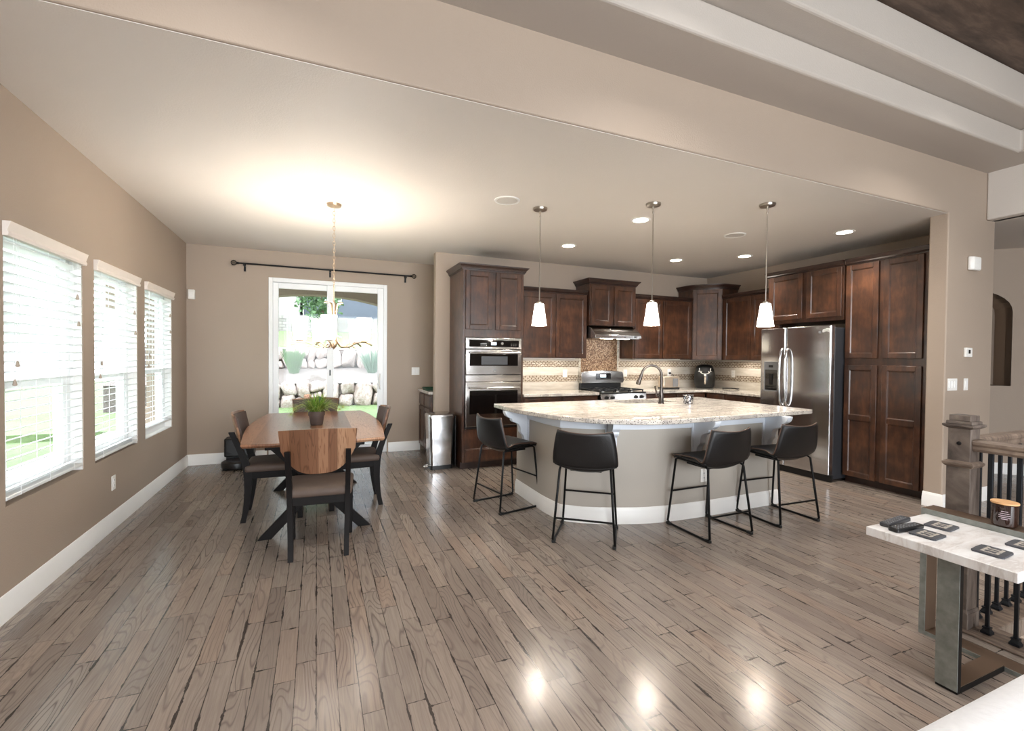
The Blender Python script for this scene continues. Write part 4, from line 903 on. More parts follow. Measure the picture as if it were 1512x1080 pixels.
# ================================================================== island
def island():
    r = thing('kitchen_island', 'curved kitchen island with beige walls, white trim and brackets', 'kitchen island', (3.0, 3.8, 0))
    ox, oy = 3.0, 3.8
    def rel(P): return [(x-ox, y-oy) for x, y in P]
    front = [(1.915, 4.38), (1.908, 3.80), (1.912, 3.70), (1.938, 3.478), (2.08, 3.354), (2.21, 3.283), (2.35, 3.224), (2.50, 3.170), (2.61, 3.141), (2.73, 3.122), (2.95, 3.108), (3.2, 3.100), (4.135, 3.115), (4.135, 4.38)]
    m = holed(rel(front), [[(0.0, 0.19), (0.74, 0.19), (0.74, 0.57), (0.0, 0.57)]], 0, 0.882)
    m.build('pony_wall', 'island_paint', r, smooth=25)
    m = MB(); m.sweep(rel(front), BASE); m.build('baseboard', 'white_trim', r, smooth=25)
    m = MB(); m.sweep(rel(front), [(0, 0.800), (0.014, 0.800), (0.018, 0.812), (0.018, 0.862), (0.026, 0.87), (0.026, 0.882), (0, 0.882)]); m.build('apron', 'corbel_white', r, smooth=25)
    prof = [(0.0, 0.575), (0.030, 0.575), (0.040, 0.585), (0.045, 0.61), (0.055, 0.64), (0.075, 0.66), (0.085, 0.675), (0.085, 0.70), (0.090, 0.725), (0.105, 0.75), (0.135, 0.765), (0.165, 0.775), (0.175, 0.79), (0.175, 0.805), (0.205, 0.815), (0.232, 0.835), (0.245, 0.86), (0.248, 0.881), (0.0, 0.881)]
    for (x, y), (dx, dy), nm in (((1.912, 4.12), (-1, 0), 1), ((2.285, 3.250), (-0.40, -0.916), 2), ((3.07, 3.098), (0, -1), 3), ((3.955, 3.108), (0, -1), 4)):
        tx, ty = -dy, dx; T = 0.032
        m = MB(); L = [[(x-ox+dx*d+tx*s, y-oy+dy*d+ty*s, z) for d, z in prof] for s in (-T, T)]
        m.loft(L)
        b = [(-0.004, 0.56), (0.012, 0.56), (0.012, 0.881), (-0.004, 0.881)]
        m.loft([[(x-ox+dx*d+tx*s, y-oy+dy*d+ty*s, z) for d, z in b] for s in (-T-0.018, T+0.018)])
        m.build('bracket', 'corbel_white', r, smooth=20, bevel=0.002)
    # kitchen-side doors
    for k in range(4):
        a = -1.05+k*0.54; m = MB(); m.box(a, a+0.5, 0.58, 0.602, 0.12, 0.84); m.build('door', 'cabinet_wood', r, bevel=0.003)
    outline = [(1.675, 4.43), (1.680, 4.15), (1.688, 3.92), (1.722, 3.76), (1.765, 3.58), (1.82, 3.39), (1.893, 3.235), (1.975, 3.12), (2.06, 3.035), (2.17, 2.965), (2.29, 2.905), (2.40, 2.862), (2.52, 2.838), (2.66, 2.835), (3.15, 2.865), (3.70, 2.905), (4.36, 2.945), (4.408, 2.965), (4.418, 3.01), (4.41, 4.43)]
    sink = rounded_poly([(3.02, 4.02), (3.72, 4.02), (3.72, 4.34), (3.02, 4.34)], 0.04, 4)
    t = holed(outline, [sink], 0.883, 0.922)
    c = tag(t.build('countertop', 'granite_edge', smooth=20, bevel=0.006), 'large curved speckled cream granite island countertop with a cut-out sink', 'countertop')
    s = thing('sink', 'stainless undermount sink set into the island countertop', 'sink', (3.37, 4.18, 0.70))
    m = MB(); a = [(x-3.37, y-4.18) for x, y in rounded_poly([(3.01, 4.01), (3.73, 4.01), (3.73, 4.35), (3.01, 4.35)], 0.05, 4)]
    def L(k, z): return [(x*k, y*k, z) for x, y in a]
    m.loft([L(1.02, 0.181), L(0.98, 0.181), L(0.94, 0.02), L(0.85, 0.0)], cap=False); m.add(L(0.85, 0.0), [tuple(range(len(a)))]); m.build('basin', 'stainless', s, smooth=50)
    m = MB(); m.lathe([(0.001, 0.004), (0.035, 0.004), (0.042, 0.001)], n=20); m.build('drain', 'chrome', s)
    return r
island()
def faucet():
    r = thing('faucet', 'tall dark nickel gooseneck pull-down faucet on the island', 'faucet', (3.36, 3.88, 0.922), 0)
    dx, dy = -0.92, 0.38
    m = MB(); m.lathe([(0.030, 0), (0.030, 0.012), (0.026, 0.02), (0.024, 0.10), (0.020, 0.13), (0.017, 0.16)], n=22); m.build('base', 'bronze_faucet', r)
    P = [(0, 0, 0.14), (0, 0, 0.28)]+[(dx*0.105*(1-math.cos(a)), dy*0.105*(1-math.cos(a)), 0.30+0.105*math.sin(a)) for a in [PI*k/12*0.93 for k in range(13)]]
    m = MB(); m.tube(P, 0.0135, 12); m.build('spout', 'bronze_faucet', r)
    e = Vector(P[-1]); d = (Vector(P[-1])-Vector(P[-2])).normalized()
    m = MB(); m.tube([tuple(e), tuple(e+d*0.02), tuple(e+d*0.06), tuple(e+d*0.115), tuple(e+d*0.13)], [0.0145, 0.016, 0.019, 0.026, 0.022], 14); m.build('spray_head', 'bronze_faucet', r)
    m = MB(); m.cyl((0, 0, 0.075), (-0.06, -0.02, 0.085), 0.013); m.tube(smooth_path([(-0.055, -0.02, 0.083), (-0.085, -0.03, 0.09), (-0.095, -0.032, 0.13), (-0.118, -0.04, 0.19)], 5), [0.008]*16, 8); m.build('lever', 'bronze_faucet', r)
faucet()
def candle_cup():
    r = thing('candle_holder', 'small mirrored mosaic glass candle holder on the island', 'candle holder', (3.63, 3.775, 0.922))
    m = MB(); m.lathe([(0.042, 0), (0.048, 0.006), (0.052, 0.05), (0.050, 0.088), (0.056, 0.096), (0.053, 0.096), (0.046, 0.085), (0.044, 0.06), (0.001, 0.058)], n=30, cap=True); m.build('cup', 'mercury_glass', r)
    m = MB(); m.lathe([(0.043, 0.0585), (0.043, 0.066), (0.001, 0.066)], n=24); m.build('candle', 'white_plastic', r)
candle_cup()

# ================================================================== bar stools
def make_stool():
    r = thing('bar_stool', '', 'bar stool', (0, 0, 0), 0, 'black leather stools at the island')
    prof = [(0.215, 0.578), (0.205, 0.590), (0.16, 0.593), (0.08, 0.586), (0.0, 0.576), (-0.08, 0.562), (-0.135, 0.557), (-0.172, 0.575), (-0.192, 0.62), (-0.212, 0.685), (-0.232, 0.755), (-0.250, 0.815), (-0.259, 0.846)]
    hw = [0.180, 0.192, 0.204, 0.212, 0.218, 0.226, 0.234, 0.240, 0.241, 0.236, 0.226, 0.213, 0.203]
    n = len(prof)-1
    def P(i, v):
        i0 = min(int(i), n-1); t = i-i0
        x = prof[i0][0]*(1-t)+prof[i0+1][0]*t; z = prof[i0][1]*(1-t)+prof[i0+1][1]*t; w_ = hw[i0]*(1-t)+hw[i0+1]*t
        s = abs(v); k = i/n
        seat = max(0, 1-abs(k-0.42)/0.30); back = max(0, (k-0.5)/0.5)
        z += 0.055*seat*s**2.6; x += back*0.055*s**2+0.01*seat*s**2
        if k > 0.85: z += 0.016*(s**2-0.3)*(k-0.85)/0.15
        return (x, v*w_, z)
    m = MB(); m.grid(lambda a, b: P(a*n, b*2-1), 24, 14)
    m.build('seat_shell', 'black_leather', r, smooth=180, solid=0.018, bevel=0.0)
    m = MB(); m.grid(lambda a, b: (P(a*n*0.60, (b*2-1)*0.97)[0], P(a*n*0.60, (b*2-1)*0.97)[1], P(a*n*0.60, (b*2-1)*0.97)[2]-0.014-0.030*(1-(b*2-1)**2)*math.sin(PI*min(1, max(0, a))**0.7)), 16, 14); m.build('seat_pan', 'black_plastic', r, smooth=180, solid=0.006)
    edge = [P(a*n, 1) for a in [k/24 for k in range(25)]]+[P(n, 1-2*k/14) for k in range(1, 15)]+[P((1-a)*n, -1) for a in [k/24 for k in range(1, 25)]]+[P(0, -1+2*k/14) for k in range(1, 14)]
    m = MB(); m.tube(edge, 0.0048, 6, closed=True); m.build('piping', 'piping', r, smooth=180)
    sm = MB(); sm.tube([P(0.56*n, -1+2*k/14) for k in range(15)], 0.004, 6); o = sm.build('seam', 'piping', r, smooth=180); o.location = (-0.006, 0, -0.004)
    m = MB(); m.box(-0.10, 0.13, -0.12, 0.12, 0.525, 0.545); m.build('mount_plate', 'black_metal', r, bevel=0.004)
    for s in (-1, 1):
        A = [(-0.228, s*0.230, 0.012), (-0.165, s*0.192, 0.545), (-0.140, s*0.189, 0.560), (0.155, s*0.186, 0.572), (0.178, s*0.188, 0.558), (0.228, s*0.220, 0.012)]
        q = [A[0], A[1], A[2], A[3], A[4], A[5]]
        pts = [(-0.228+0.03, s*0.230, 0.0095)]+[(-0.227, s*0.2295, 0.03)]+A[1:5]+[(0.227, s*0.221, 0.03), (0.228-0.03, s*0.220, 0.0095), (0.0, s*0.225, 0.0095)]
        m = MB(); m.tube(pts, 0.0092, 10, closed=True); m.build('leg_frame', 'black_metal', r, smooth=60)
        for x in (-0.208, 0.208):
            f = MB(); f.box(x-0.025, x+0.025, s*0.225-0.013, s*0.225+0.013, 0.0, 0.022); f.build('foot_pad', 'rubber', r, bevel=0.005)
    for x, z, y in ((-0.207, 0.185, 0.218), (0.203, 0.285, 0.205)):
        m = MB(); m.tube([(x, -y, z), (x, y, z)], 0.0075, 8); m.build('footrest', 'black_metal', r)
    return r
st = make_stool(); st.location = (1.668, 4.045, 0); st.rotation_euler = (0, 0, math.radians(12)); st['label'] = 'leftmost black leather bar stool, seen from the side beside the oven tower'
dup(st, 'black leather bar stool seen squarely from behind at the curve of the island', (1.965, 3.105, 0), math.radians(52))
dup(st, 'black leather bar stool in the middle of the straight island front, hiding the outlet', (2.972, 2.845, 0), math.radians(91))
dup(st, 'rightmost black leather bar stool, in front of the refrigerator', (3.786, 2.855, 0), math.radians(88))

# ================================================================== dining set
def dining_table():
    r = thing('dining_table', 'walnut dining table with gently bowed edges and black crossed legs', 'dining table', (0.0, 4.74, 0))
    P = []
    for x, y in ((-0.502, -0.955), (-0.545, -0.50), (-0.572, 0.0), (-0.545, 0.55), (-0.490, 0.985)): P.append((x, y))
    L = smooth_path([(x, y, 0) for x, y in P], 5); L = [(p[0], p[1]) for p in L]
    far = [(-0.3, 1.005), (0, 1.012), (0.3, 1.005)]; near = [(0.3, -0.985), (0, -0.997), (-0.3, -0.985)]
    outline = L+far+[(-x, y) for x, y in reversed(L)]+near
    m = MB()
    def S(k, z): return [(x*k, y*k, z) for x, y in outline]
    m.loft([S(0.97, 0.722), S(0.985, 0.726), S(1.0, 0.742), S(1.0, 0.752), S(0.997, 0.755)]); m.build('tabletop', 'walnut_top', r, smooth=30)
    m = MB(); m.box(-0.36, 0.36, -0.83, -0.75, 0.68, 0.724); m.box(-0.36, 0.36, 0.55, 0.63, 0.68, 0.724); m.box(-0.04, 0.04, -0.75, 0.55, 0.68, 0.722); m.build('under_frame', 'dark_wood', r, bevel=0.004)
    for y in (-0.79, 0.59):
        for s in (-1, 1):
            hw = 0.05; yy = y+s*0.021; t = 0.020
            a, b = (s*0.365, 0.0), (-s*0.30, 0.70); w_ = 0.048
            m = MB(); m.loft([[(a[0]-w_, yy-t, a[1]), (a[0]+w_, yy-t, a[1]), (b[0]+w_, yy-t, b[1]), (b[0]-w_, yy-t, b[1])], [(a[0]-w_, yy+t, a[1]), (a[0]+w_, yy+t, a[1]), (b[0]+w_, yy+t, b[1]), (b[0]-w_, yy+t, b[1])]]); m.build('leg', 'dark_wood', r, smooth=0, bevel=0.004)
    m = MB(); m.box(-0.025, 0.025, -0.77, 0.57, 0.30, 0.37); m.build('stretcher', 'dark_wood', r, bevel=0.004)
dining_table()
def make_chair():
    """faces +y, origin on the floor under the seat"""
    r = thing('dining_chair', '', 'dining chair', (0, 0, 0), 0, 'dining chairs around the walnut table')
    def beam(path, tx, ty):
        m = MB(); L = []
        for x, y, z in path: L.append([(x-tx/2, y-ty/2, z), (x+tx/2, y-ty/2, z), (x+tx/2, y+ty/2, z), (x-tx/2, y+ty/2, z)])
        return m.loft(L)
    for s in (-1, 1):
        pth = smooth_path([(s*0.178, -0.228, 0), (s*0.180, -0.203, 0.14), (s*0.184, -0.190, 0.30), (s*0.186, -0.196, 0.44), (s*0.188, -0.236, 0.58), (s*0.190, -0.302, 0.74), (s*0.190, -0.310, 0.762)], 5)
        m = MB(); L = []
        for x, y, z in pth:
            d = 0.040+0.022*max(0, 1-abs(z-0.40)/0.32); w2 = 0.017
            L.append([(x-w2, y-d/2, z), (x+w2, y-d/2, z), (x+w2, y+d/2, z), (x-w2, y+d/2, z)])
        m.loft(L); m.build('rear_leg', 'dark_wood', r, smooth=40, bevel=0.005)
        m = beam([(s*0.205, 0.205, 0), (s*0.208, 0.202, 0.2), (s*0.210, 0.200, 0.425)], 0.038, 0.040); m.build('front_leg', 'dark_wood', r, smooth=0, bevel=0.004)
    m = MB(); m.box(-0.20, 0.20, 0.185, 0.210, 0.365, 0.425); m.box(-0.175, 0.175, -0.205, -0.180, 0.365, 0.43)
    for s in (-1, 1): m.loft([[(s*0.195, 0.19, 0.365), (s*0.218, 0.19, 0.365), (s*0.218, 0.19, 0.425), (s*0.195, 0.19, 0.425)], [(s*0.173, -0.18, 0.365), (s*0.196, -0.18, 0.365), (s*0.196, -0.18, 0.43), (s*0.173, -0.18, 0.43)]])
    m.build('seat_frame', 'dark_wood', r, smooth=0, bevel=0.004)
    out = rounded_poly([(-0.232, 0.225), (-0.215, -0.215), (0.215, -0.215), (0.232, 0.225)], [0.05, 0.03, 0.03, 0.05], 5)
    out = [p for p in out]
    def S(k, z): return [(x*k, y*k, z) for x, y in out]
    m = MB(); m.loft([S(0.97, 0.424), S(1.0, 0.432), S(1.012, 0.45), S(1.0, 0.468), S(0.95, 0.480), S(0.82, 0.487), S(0.5, 0.491)]); m.build('seat_cushion', 'seat_fabric', r, smooth=60)
    # bent backrest shell: walnut outside, leather pad inside
    def B(u, v, off):       # u -1..1 across, v 0 bottom .. 1 top
        zb = 0.595+0.165*(abs(u)**3.2); top = 0.905-0.012*u*u+0.006
        z = zb+(top-zb)*v; x = u*(0.236+0.012*v)
        y = -0.300-0.22*(z-0.75)+0.045*u*u+off
        return (x, y, z)
    def shell(o0, o1, k):
        N1, N2 = 18, 8; m = MB()
        loops = []
        for off in (o0, o1):
            pass
        g0 = [[B(-k+2*k*i/N1, j/N2 if k == 1 else 0.04+0.90*j/N2, o0) for j in range(N2+1)] for i in range(N1+1)]
        g1 = [[B(-k+2*k*i/N1, j/N2 if k == 1 else 0.04+0.90*j/N2, o1) for j in range(N2+1)] for i in range(N1+1)]
        vs = [p for row in g0 for p in row]+[p for row in g1 for p in row]; q = (N1+1)*(N2+1); fs = []
        I = lambda i, j: i*(N2+1)+j
        for i in range(N1):
            for j in range(N2): fs.append((I(i, j), I(i+1, j), I(i+1, j+1), I(i, j+1))); fs.append((q+I(i, j), q+I(i, j+1), q+I(i+1, j+1), q+I(i+1, j)))
        rim = [I(i, 0) for i in range(N1+1)]+[I(N1, j) for j in range(1, N2+1)]+[I(i, N2) for i in range(N1-1, -1, -1)]+[I(0, j) for j in range(N2-1, 0, -1)]
        for a in range(len(rim)): b = rim[(a+1) % len(rim)]; fs.append((rim[a], b, q+b, q+rim[a]))
        return m.add(vs, fs)
    bk = shell(0.0, 0.013, 1).build('backrest', 'walnut_back', r, smooth=40)
    shell(0.0135, 0.030, 0.965).build('back_pad', 'brown_leather', bk, smooth=40)
    return r
ch = make_chair(); ch.location = (0.028, 3.66, 0); ch.rotation_euler = (0, 0, math.radians(-3)); ch['label'] = 'nearest dining chair, its striped walnut back turned to the camera'
dup(ch, 'dining chair on the left side of the walnut table, seen from the side', (-0.335, 4.57, 0), -PI/2)
dup(ch, 'dining chair on the right side of the walnut table, near the trash can', (0.33, 4.65, 0), PI/2)
dup(ch, 'dining chair at the far end of the table, in front of the patio door', (-0.01, 5.55, 0), PI)

def potted_plant():
    r = thing('potted_plant', 'spiky green grass-like houseplant with a pale pink flower in a dark pot on the table', 'plant', (0.0, 4.66, 0.7555))
    m = MB(); m.lathe([(0.050, 0), (0.053, 0.003), (0.066, 0.088), (0.072, 0.088), (0.075, 0.126), (0.070, 0.128), (0.066, 0.11), (0.064, 0.105)], n=32); m.build('pot', 'terracotta_dark', r, smooth=40)
    m = MB(); m.lathe([(0.066, 0.112), (0.001, 0.116)], n=20, cap=False); m.build('soil', 'soil', r)
    R = random.Random(3)
    for nm, mat, cnt, LL, sp in (('leaves', 'grass_leaf', 260, 0.25, 1.15), ('pale_leaves', 'pale_leaf', 110, 0.24, 1.3)):
        m = MB()
        for k in range(cnt):
            a = R.uniform(0, 2*PI); L = LL*R.uniform(0.55, 1.1); lean = R.uniform(0.2, 1.0)*sp; w_ = R.uniform(0.0025, 0.005)
            bx, by = 0.045*math.cos(a)*R.random(), 0.045*math.sin(a)*R.random(); vs = []
            for q in range(6):
                t = q/5; d = L*t*lean; h = 0.11+L*(t*1.0-0.75*lean*t*t); ww = w_*(1-t)**0.6+0.0004
                px, py = bx+d*math.cos(a), by+d*math.sin(a); vs += [(px-ww*math.sin(a), py+ww*math.cos(a), h), (px+ww*math.sin(a), py-ww*math.cos(a), h)]
            m.add(vs, [(2*q, 2*q+1, 2*q+3, 2*q+2) for q in range(5)])
        o = m.build(nm, mat, r, smooth=180); o['kind'] = 'stuff'
    m = MB(); m.tube(smooth_path([(0, 0, 0.11), (-0.05, 0.0, 0.16), (-0.075, -0.01, 0.24)], 4), 0.003, 6); st_ = m.build('flower_stem', 'pale_leaf', r)
    m = MB()
    for k in range(9):
        a = 2*PI*k/9+(k % 2)*0.3; m.sphere((-0.078+0.018*math.cos(a), -0.01+0.018*math.sin(a), 0.255+(k % 3)*0.01), 0.017, 8, 6, (1, 1, 0.7))
    m.build('flower', 'pink_petal', r, smooth=180)
    m = MB(); c = Vector((0.02, -0.01, 0.22)); vs = [tuple(c+Vector((0.036*math.cos(2*PI*k/16), 0.01*math.sin(2*PI*k/16), 0.045*math.sin(2*PI*k/16)))) for k in range(16)]; m.add(vs, [tuple(range(16))]); m.tube([(0.01, 0, 0.11), (0.018, -0.008, 0.18)], 0.003, 6)
    m.build('round_leaf', 'dark_leaf', r, solid=0.002)
    # wispy side shoots
    m = MB()
    for a, L in ((0.25, 0.24), (-2.9, 0.22), (0.05, 0.20), (2.9, 0.2)):
        e = (L*math.cos(a), L*math.sin(a), 0.13+0.03*math.sin(a*3)); m.tube(smooth_path([(0, 0, 0.11), (e[0]*0.6, e[1]*0.6, 0.19), e], 4), 0.0015, 5)
        for k in range(16):
            b = 2*PI*k/16; m.tube([e, (e[0]+0.045*math.cos(b), e[1]+0.02*math.sin(b*3), e[2]+0.045*math.sin(b)+0.005)], [0.0016, 0.0005], 4)
    m.build('side_shoots', 'pale_leaf', r)
potted_plant()
def robot_vacuum():
    r = thing('vacuum_dock', 'black upright charging dock standing against the dining wall', 'vacuum dock', (-0.90, 6.76, 0))
    m = MB(); m.prism(rounded_poly([(-0.165, -0.09), (0.165, -0.09), (0.165, 0.12), (-0.165, 0.12)], 0.03), 0.12, 0.345); m.build('tower', 'black_plastic', r, smooth=50, bevel=0.012)
    m = MB(); m.box(-0.15, 0.15, -0.02, 0.115, 0.0, 0.12); m.box(-0.155, 0.155, -0.33, -0.02, 0, 0.008); m.build('base', 'black_plastic', r, bevel=0.004)
    r = thing('robot_vacuum', 'round black robot vacuum parked on its dock', 'robot vacuum', (-0.90, 6.56, 0.009))
    m = MB(); m.lathe([(0.155, 0.0), (0.172, 0.015), (0.175, 0.05), (0.172, 0.075), (0.16, 0.083), (0.001, 0.085)], n=44); m.build('body', 'black_plastic', r)
    m = MB(); m.lathe([(0.12, 0.084), (0.12, 0.088), (0.001, 0.088)], n=36); m.build('lid', 'fridge_side', r)
robot_vacuum()
def trash_can():
    r = thing('trash_can', 'rectangular brushed steel pedal trash can beside the oven tower', 'trash can', (1.435, 5.73, 0))
    def L(w_, d, z, rr=0.04): return [(x, y, z) for x, y in rounded_poly([(-w_, -d), (w_, -d), (w_, d), (-w_, d)], rr, 5)]
    m = MB(); m.loft([L(0.142, 0.135, 0.0), L(0.142, 0.135, 0.05)]); m.build('base', 'black_plastic', r)
    m = MB(); m.loft([L(0.138, 0.132, 0.05), L(0.158, 0.150, 0.635)]); m.build('body', 'stainless_vertical', r, smooth=50)
    m = MB(); m.loft([L(0.162, 0.154, 0.635), L(0.163, 0.155, 0.655), L(0.158, 0.15, 0.678), L(0.14, 0.13, 0.688)]); m.build('lid', 'stainless', r, smooth=50)
    m = MB(); m.box(0.160, 0.172, -0.15, 0.15, 0.03, 0.66); m.build('hinge_strip', 'black_plastic', r, bevel=0.004)
    m = MB(); m.tube(smooth_path([(-0.13, -0.06, 0.04), (-0.185, -0.07, 0.03), (-0.20, -0.03, 0.025), (-0.185, 0.01, 0.03), (-0.13, 0.0, 0.04)], 4), 0.008, 8); m.build('pedal', 'chrome', r)
trash_can()
def nook():
    r = thing('nook_cabinet', 'narrow dark wood base cabinet in the nook left of the kitchen wall', 'cabinet', (1.43, 6.90, 0), RZR)
    Wd = 0.72
    m = MB(); m.box(0, Wd, 0, 0.6, 0.09, 0.882); m.build('body', 'cabinet_wood', r, bevel=0.002)
    m = MB(); m.box(0, Wd, 0.06, 0.6, 0, 0.09); m.build('toe_kick', 'cabinet_trim', r)
    for a, b in ((0.02, 0.345), (0.375, 0.70)): drawer_front(r, a, b, 0.70, 0.86); panel_door(r, a, b, 0.11, 0.68)
    m = MB(); m.box(1.395, 2.10, 6.175, 6.905, 0.884, 0.922); tag(m.build('countertop', 'granite', bevel=0.004), 'small granite countertop in the nook behind the kitchen wall', 'countertop')
    r = thing('serving_tray', 'dark green tray on the small nook countertop', 'tray', (1.60, 6.62, 0.922))
    m = MB(); m.prism(rounded_poly([(-0.17, -0.13), (0.17, -0.13), (0.17, 0.13), (-0.17, 0.13)], 0.03), 0, 0.012); m.build('base', 'green_cloth', r)
    m = MB(); m.tube([(x, y, 0.022) for x, y in rounded_poly([(-0.17, -0.13), (0.17, -0.13), (0.17, 0.13), (-0.17, 0.13)], 0.03)], 0.009, 6, closed=True); m.build('rim', 'green_cloth', r)
nook()

# ================================================================== side table, railing, sofa
def console():
    r = thing('sofa_table', 'white marble-topped end table with wide grey-green metal frame legs', 'side table', (2.62, 1.08, 0))
    ox, oy = 2.62, 1.08
    m = MB(); m.box(2.375-ox, 2.862-ox, 0.822-oy, 1.333-oy, 0.582, 0.622); m.build('marble_top', 'marble', r, bevel=0.003)
    # front frame: rectangle of flat bar in the x-z plane
    def frame(x0, x1, y0, y1, zt, t=0.012, nm='leg_frame'):
        m = MB(); 
        m.box(x0-ox, x0+t-ox, y0-oy, y1-oy, 0, zt); m.box(x1-t-ox, x1-ox, y0-oy, y1-oy, 0, zt); m.box(x0+t-ox, x1-t-ox, y0-oy, y1-oy, 0, t); m.box(x0+t-ox, x1-t-ox, y0-oy, y1-oy, zt-t, zt)
        return m.build(nm, 'table_frame_metal', r, bevel=0.002)
    m = MB(); m.box(2.473-ox, 2.500-ox, 1.027-oy, 1.103-oy, 0, 0.581); lg = m.build('leg', 'black_metal', r, bevel=0.001)
    m = MB(); m.box(2.469-ox, 2.473-ox, 1.027-oy, 1.103-oy, 0.012, 0.581); m.build('leg_face', 'table_frame_metal', lg)
    m = MB(); m.box(2.500-ox, 2.866-ox, 1.027-oy, 1.103-oy, 0, 0.024); bb = m.build('bottom_bar', 'black_metal', r, bevel=0.001)
    m = MB(); m.box(2.500-ox, 2.866-ox, 1.029-oy, 1.101-oy, 0.024, 0.028); m.build('bottom_bar_face', 'bronze_metal', bb)
    m = MB(); m.box(2.500-ox, 2.866-ox, 1.03-oy, 1.10-oy, 0.555, 0.581); m.build('top_bar', 'black_metal', r, bevel=0.001)
    # rear frame: tall U running along y behind the top
    m = MB(); x0, x1 = 2.868, 2.965; y1 = 1.352; y0 = -0.35
    m.box(x0-ox, x1-ox, y1-0.026-oy, y1-oy, 0, 0.628); m.box(x0-ox, x1-ox, y0-oy, y0+0.026-oy, 0, 0.628); m.box(x0-ox, x1-ox, y0+0.026-oy, y1-0.026-oy, 0, 0.02)
    rf = m.build('rear_frame', 'bronze_metal', r, bevel=0.002)
    m = MB(); m.box(x0-ox, x1-ox, y0+0.02-oy, y1-oy, 0.628, 0.647); m.build('rear_shelf', 'bronze_metal', rf, bevel=0.002)
    m = MB(); m.box(x0-0.004-ox, x0-ox, y1-0.026-oy, y1-oy, 0, 0.647); m.box(x0-0.004-ox, x0-ox, y0-oy, y1-0.026-oy, 0.60, 0.647); m.box(x0-0.004-ox, x0-ox, y0-oy, y1-0.026-oy, 0, 0.02); m.build('rear_frame_edge', 'table_frame_metal', rf)
    m = MB(); m.box(x1-ox, x1+0.008-ox, y0-oy, y1-oy, 0.625, 0.647); m.build('rear_frame_lip', 'piping', rf)
console()
def table_things():
    Z = 0.6225
    specs = [(2.70, 1.195, 0.10, 'slate coaster with pale lettering at the back left of the side table'), (2.51, 1.160, 0.05, 'slate coaster with pale lettering beside the two remote controls'),
             (2.535, 0.955, 0.08, 'slate coaster with pale lettering at the front edge of the side table'), (2.745, 0.93, 0.06, 'slate coaster partly cut off by the right edge of the picture')]
    first = None
    for x, y, a, lab in specs:
        if first is None:
            first = thing('coaster', lab, 'coaster', (x, y, Z), a, 'slate coasters')
            m = MB(); rr = random.Random(5); P = [(0.057*(abs(math.cos(t))**0.25)*(1 if math.cos(t) > 0 else -1)*(1+rr.uniform(-.03, .03)), 0.05*(abs(math.sin(t))**0.25)*(1 if math.sin(t) > 0 else -1)*(1+rr.uniform(-.03, .03))) for t in [2*PI*k/28 for k in range(28)]]
            m.prism(P, 0, 0.007); m.build('tile', 'slate', first, smooth=30)
            m = MB()
            for k, (a0, b0) in enumerate(((-0.038, -0.012), (-0.006, 0.012), (0.018, 0.04))):
                for q in range(3): m.box(a0, b0 if q != 1 else (a0+b0)/2, -0.028+q*0.022, -0.018+q*0.022, 0.007, 0.0078)
                m.box(a0, a0+0.007, -0.028, 0.026, 0.007, 0.0079)
            m.build('lettering', 'slate_print', first, smooth=0)
        else: dup(first, lab, (x, y, Z), a)
    for x, y, a, L, lab, mat in ((2.55, 1.305, -1.48, 0.21, 'long black remote control on the far corner of the marble table', 'fridge_side'), (2.505, 1.238, -1.62, 0.19, 'small black remote control beside the longer remote', 'black_plastic')):
        r = thing('remote_control', lab, 'remote control', (x, y, Z), a, 'remote controls')
        m = MB(); m.prism(rounded_poly([(-0.022, -L/2), (0.022, -L/2), (0.022, L/2), (-0.022, L/2)], 0.01), 0, 0.018); m.build('body', mat, r, smooth=50, bevel=0.004)
        m = MB()
        for i in range(3):
            for j in range(int(L/0.022)): m.box(-0.014+i*0.011, -0.008+i*0.011, -L/2+0.012+j*0.02, -L/2+0.02+j*0.02, 0.018, 0.0205)
        m.build('buttons', 'grey_plastic', r)
    r = thing('jar_candle', 'dark amber glass jar candle with a light wooden lid', 'candle', (2.906, 1.056, 0.648))
    m = MB(); m.lathe([(0.036, 0), (0.043, 0.006), (0.045, 0.02), (0.045, 0.100), (0.041, 0.104)], n=36); m.build('jar', 'amber_glass', r)
    m = MB(); m.lathe([(0.001, 0.1035), (0.047, 0.1035), (0.047, 0.111), (0.001, 0.112)], n=36); m.build('lid', 'cork_lid', r)
    m = MB()
    for k, (w_, z) in enumerate(((0.016, 0.072), (0.022, 0.063), (0.028, 0.054), (0.028, 0.046), (0.016, 0.038))):
        a = math.atan2(-1.035, -2.915); 
        n = 8; vs = []
        for q in range(n+1):
            t = a+(q/n-0.5)*w_/0.042*1.3; vs += [(0.0455*math.cos(t), 0.0455*math.sin(t), z), (0.0455*math.cos(t), 0.0455*math.sin(t), z+0.0025)]
        m.add(vs, [(2*q, 2*q+2, 2*q+3, 2*q+1) for q in range(n)])
    m.build('label_print', 'candle_label', r, smooth=0)
table_things()

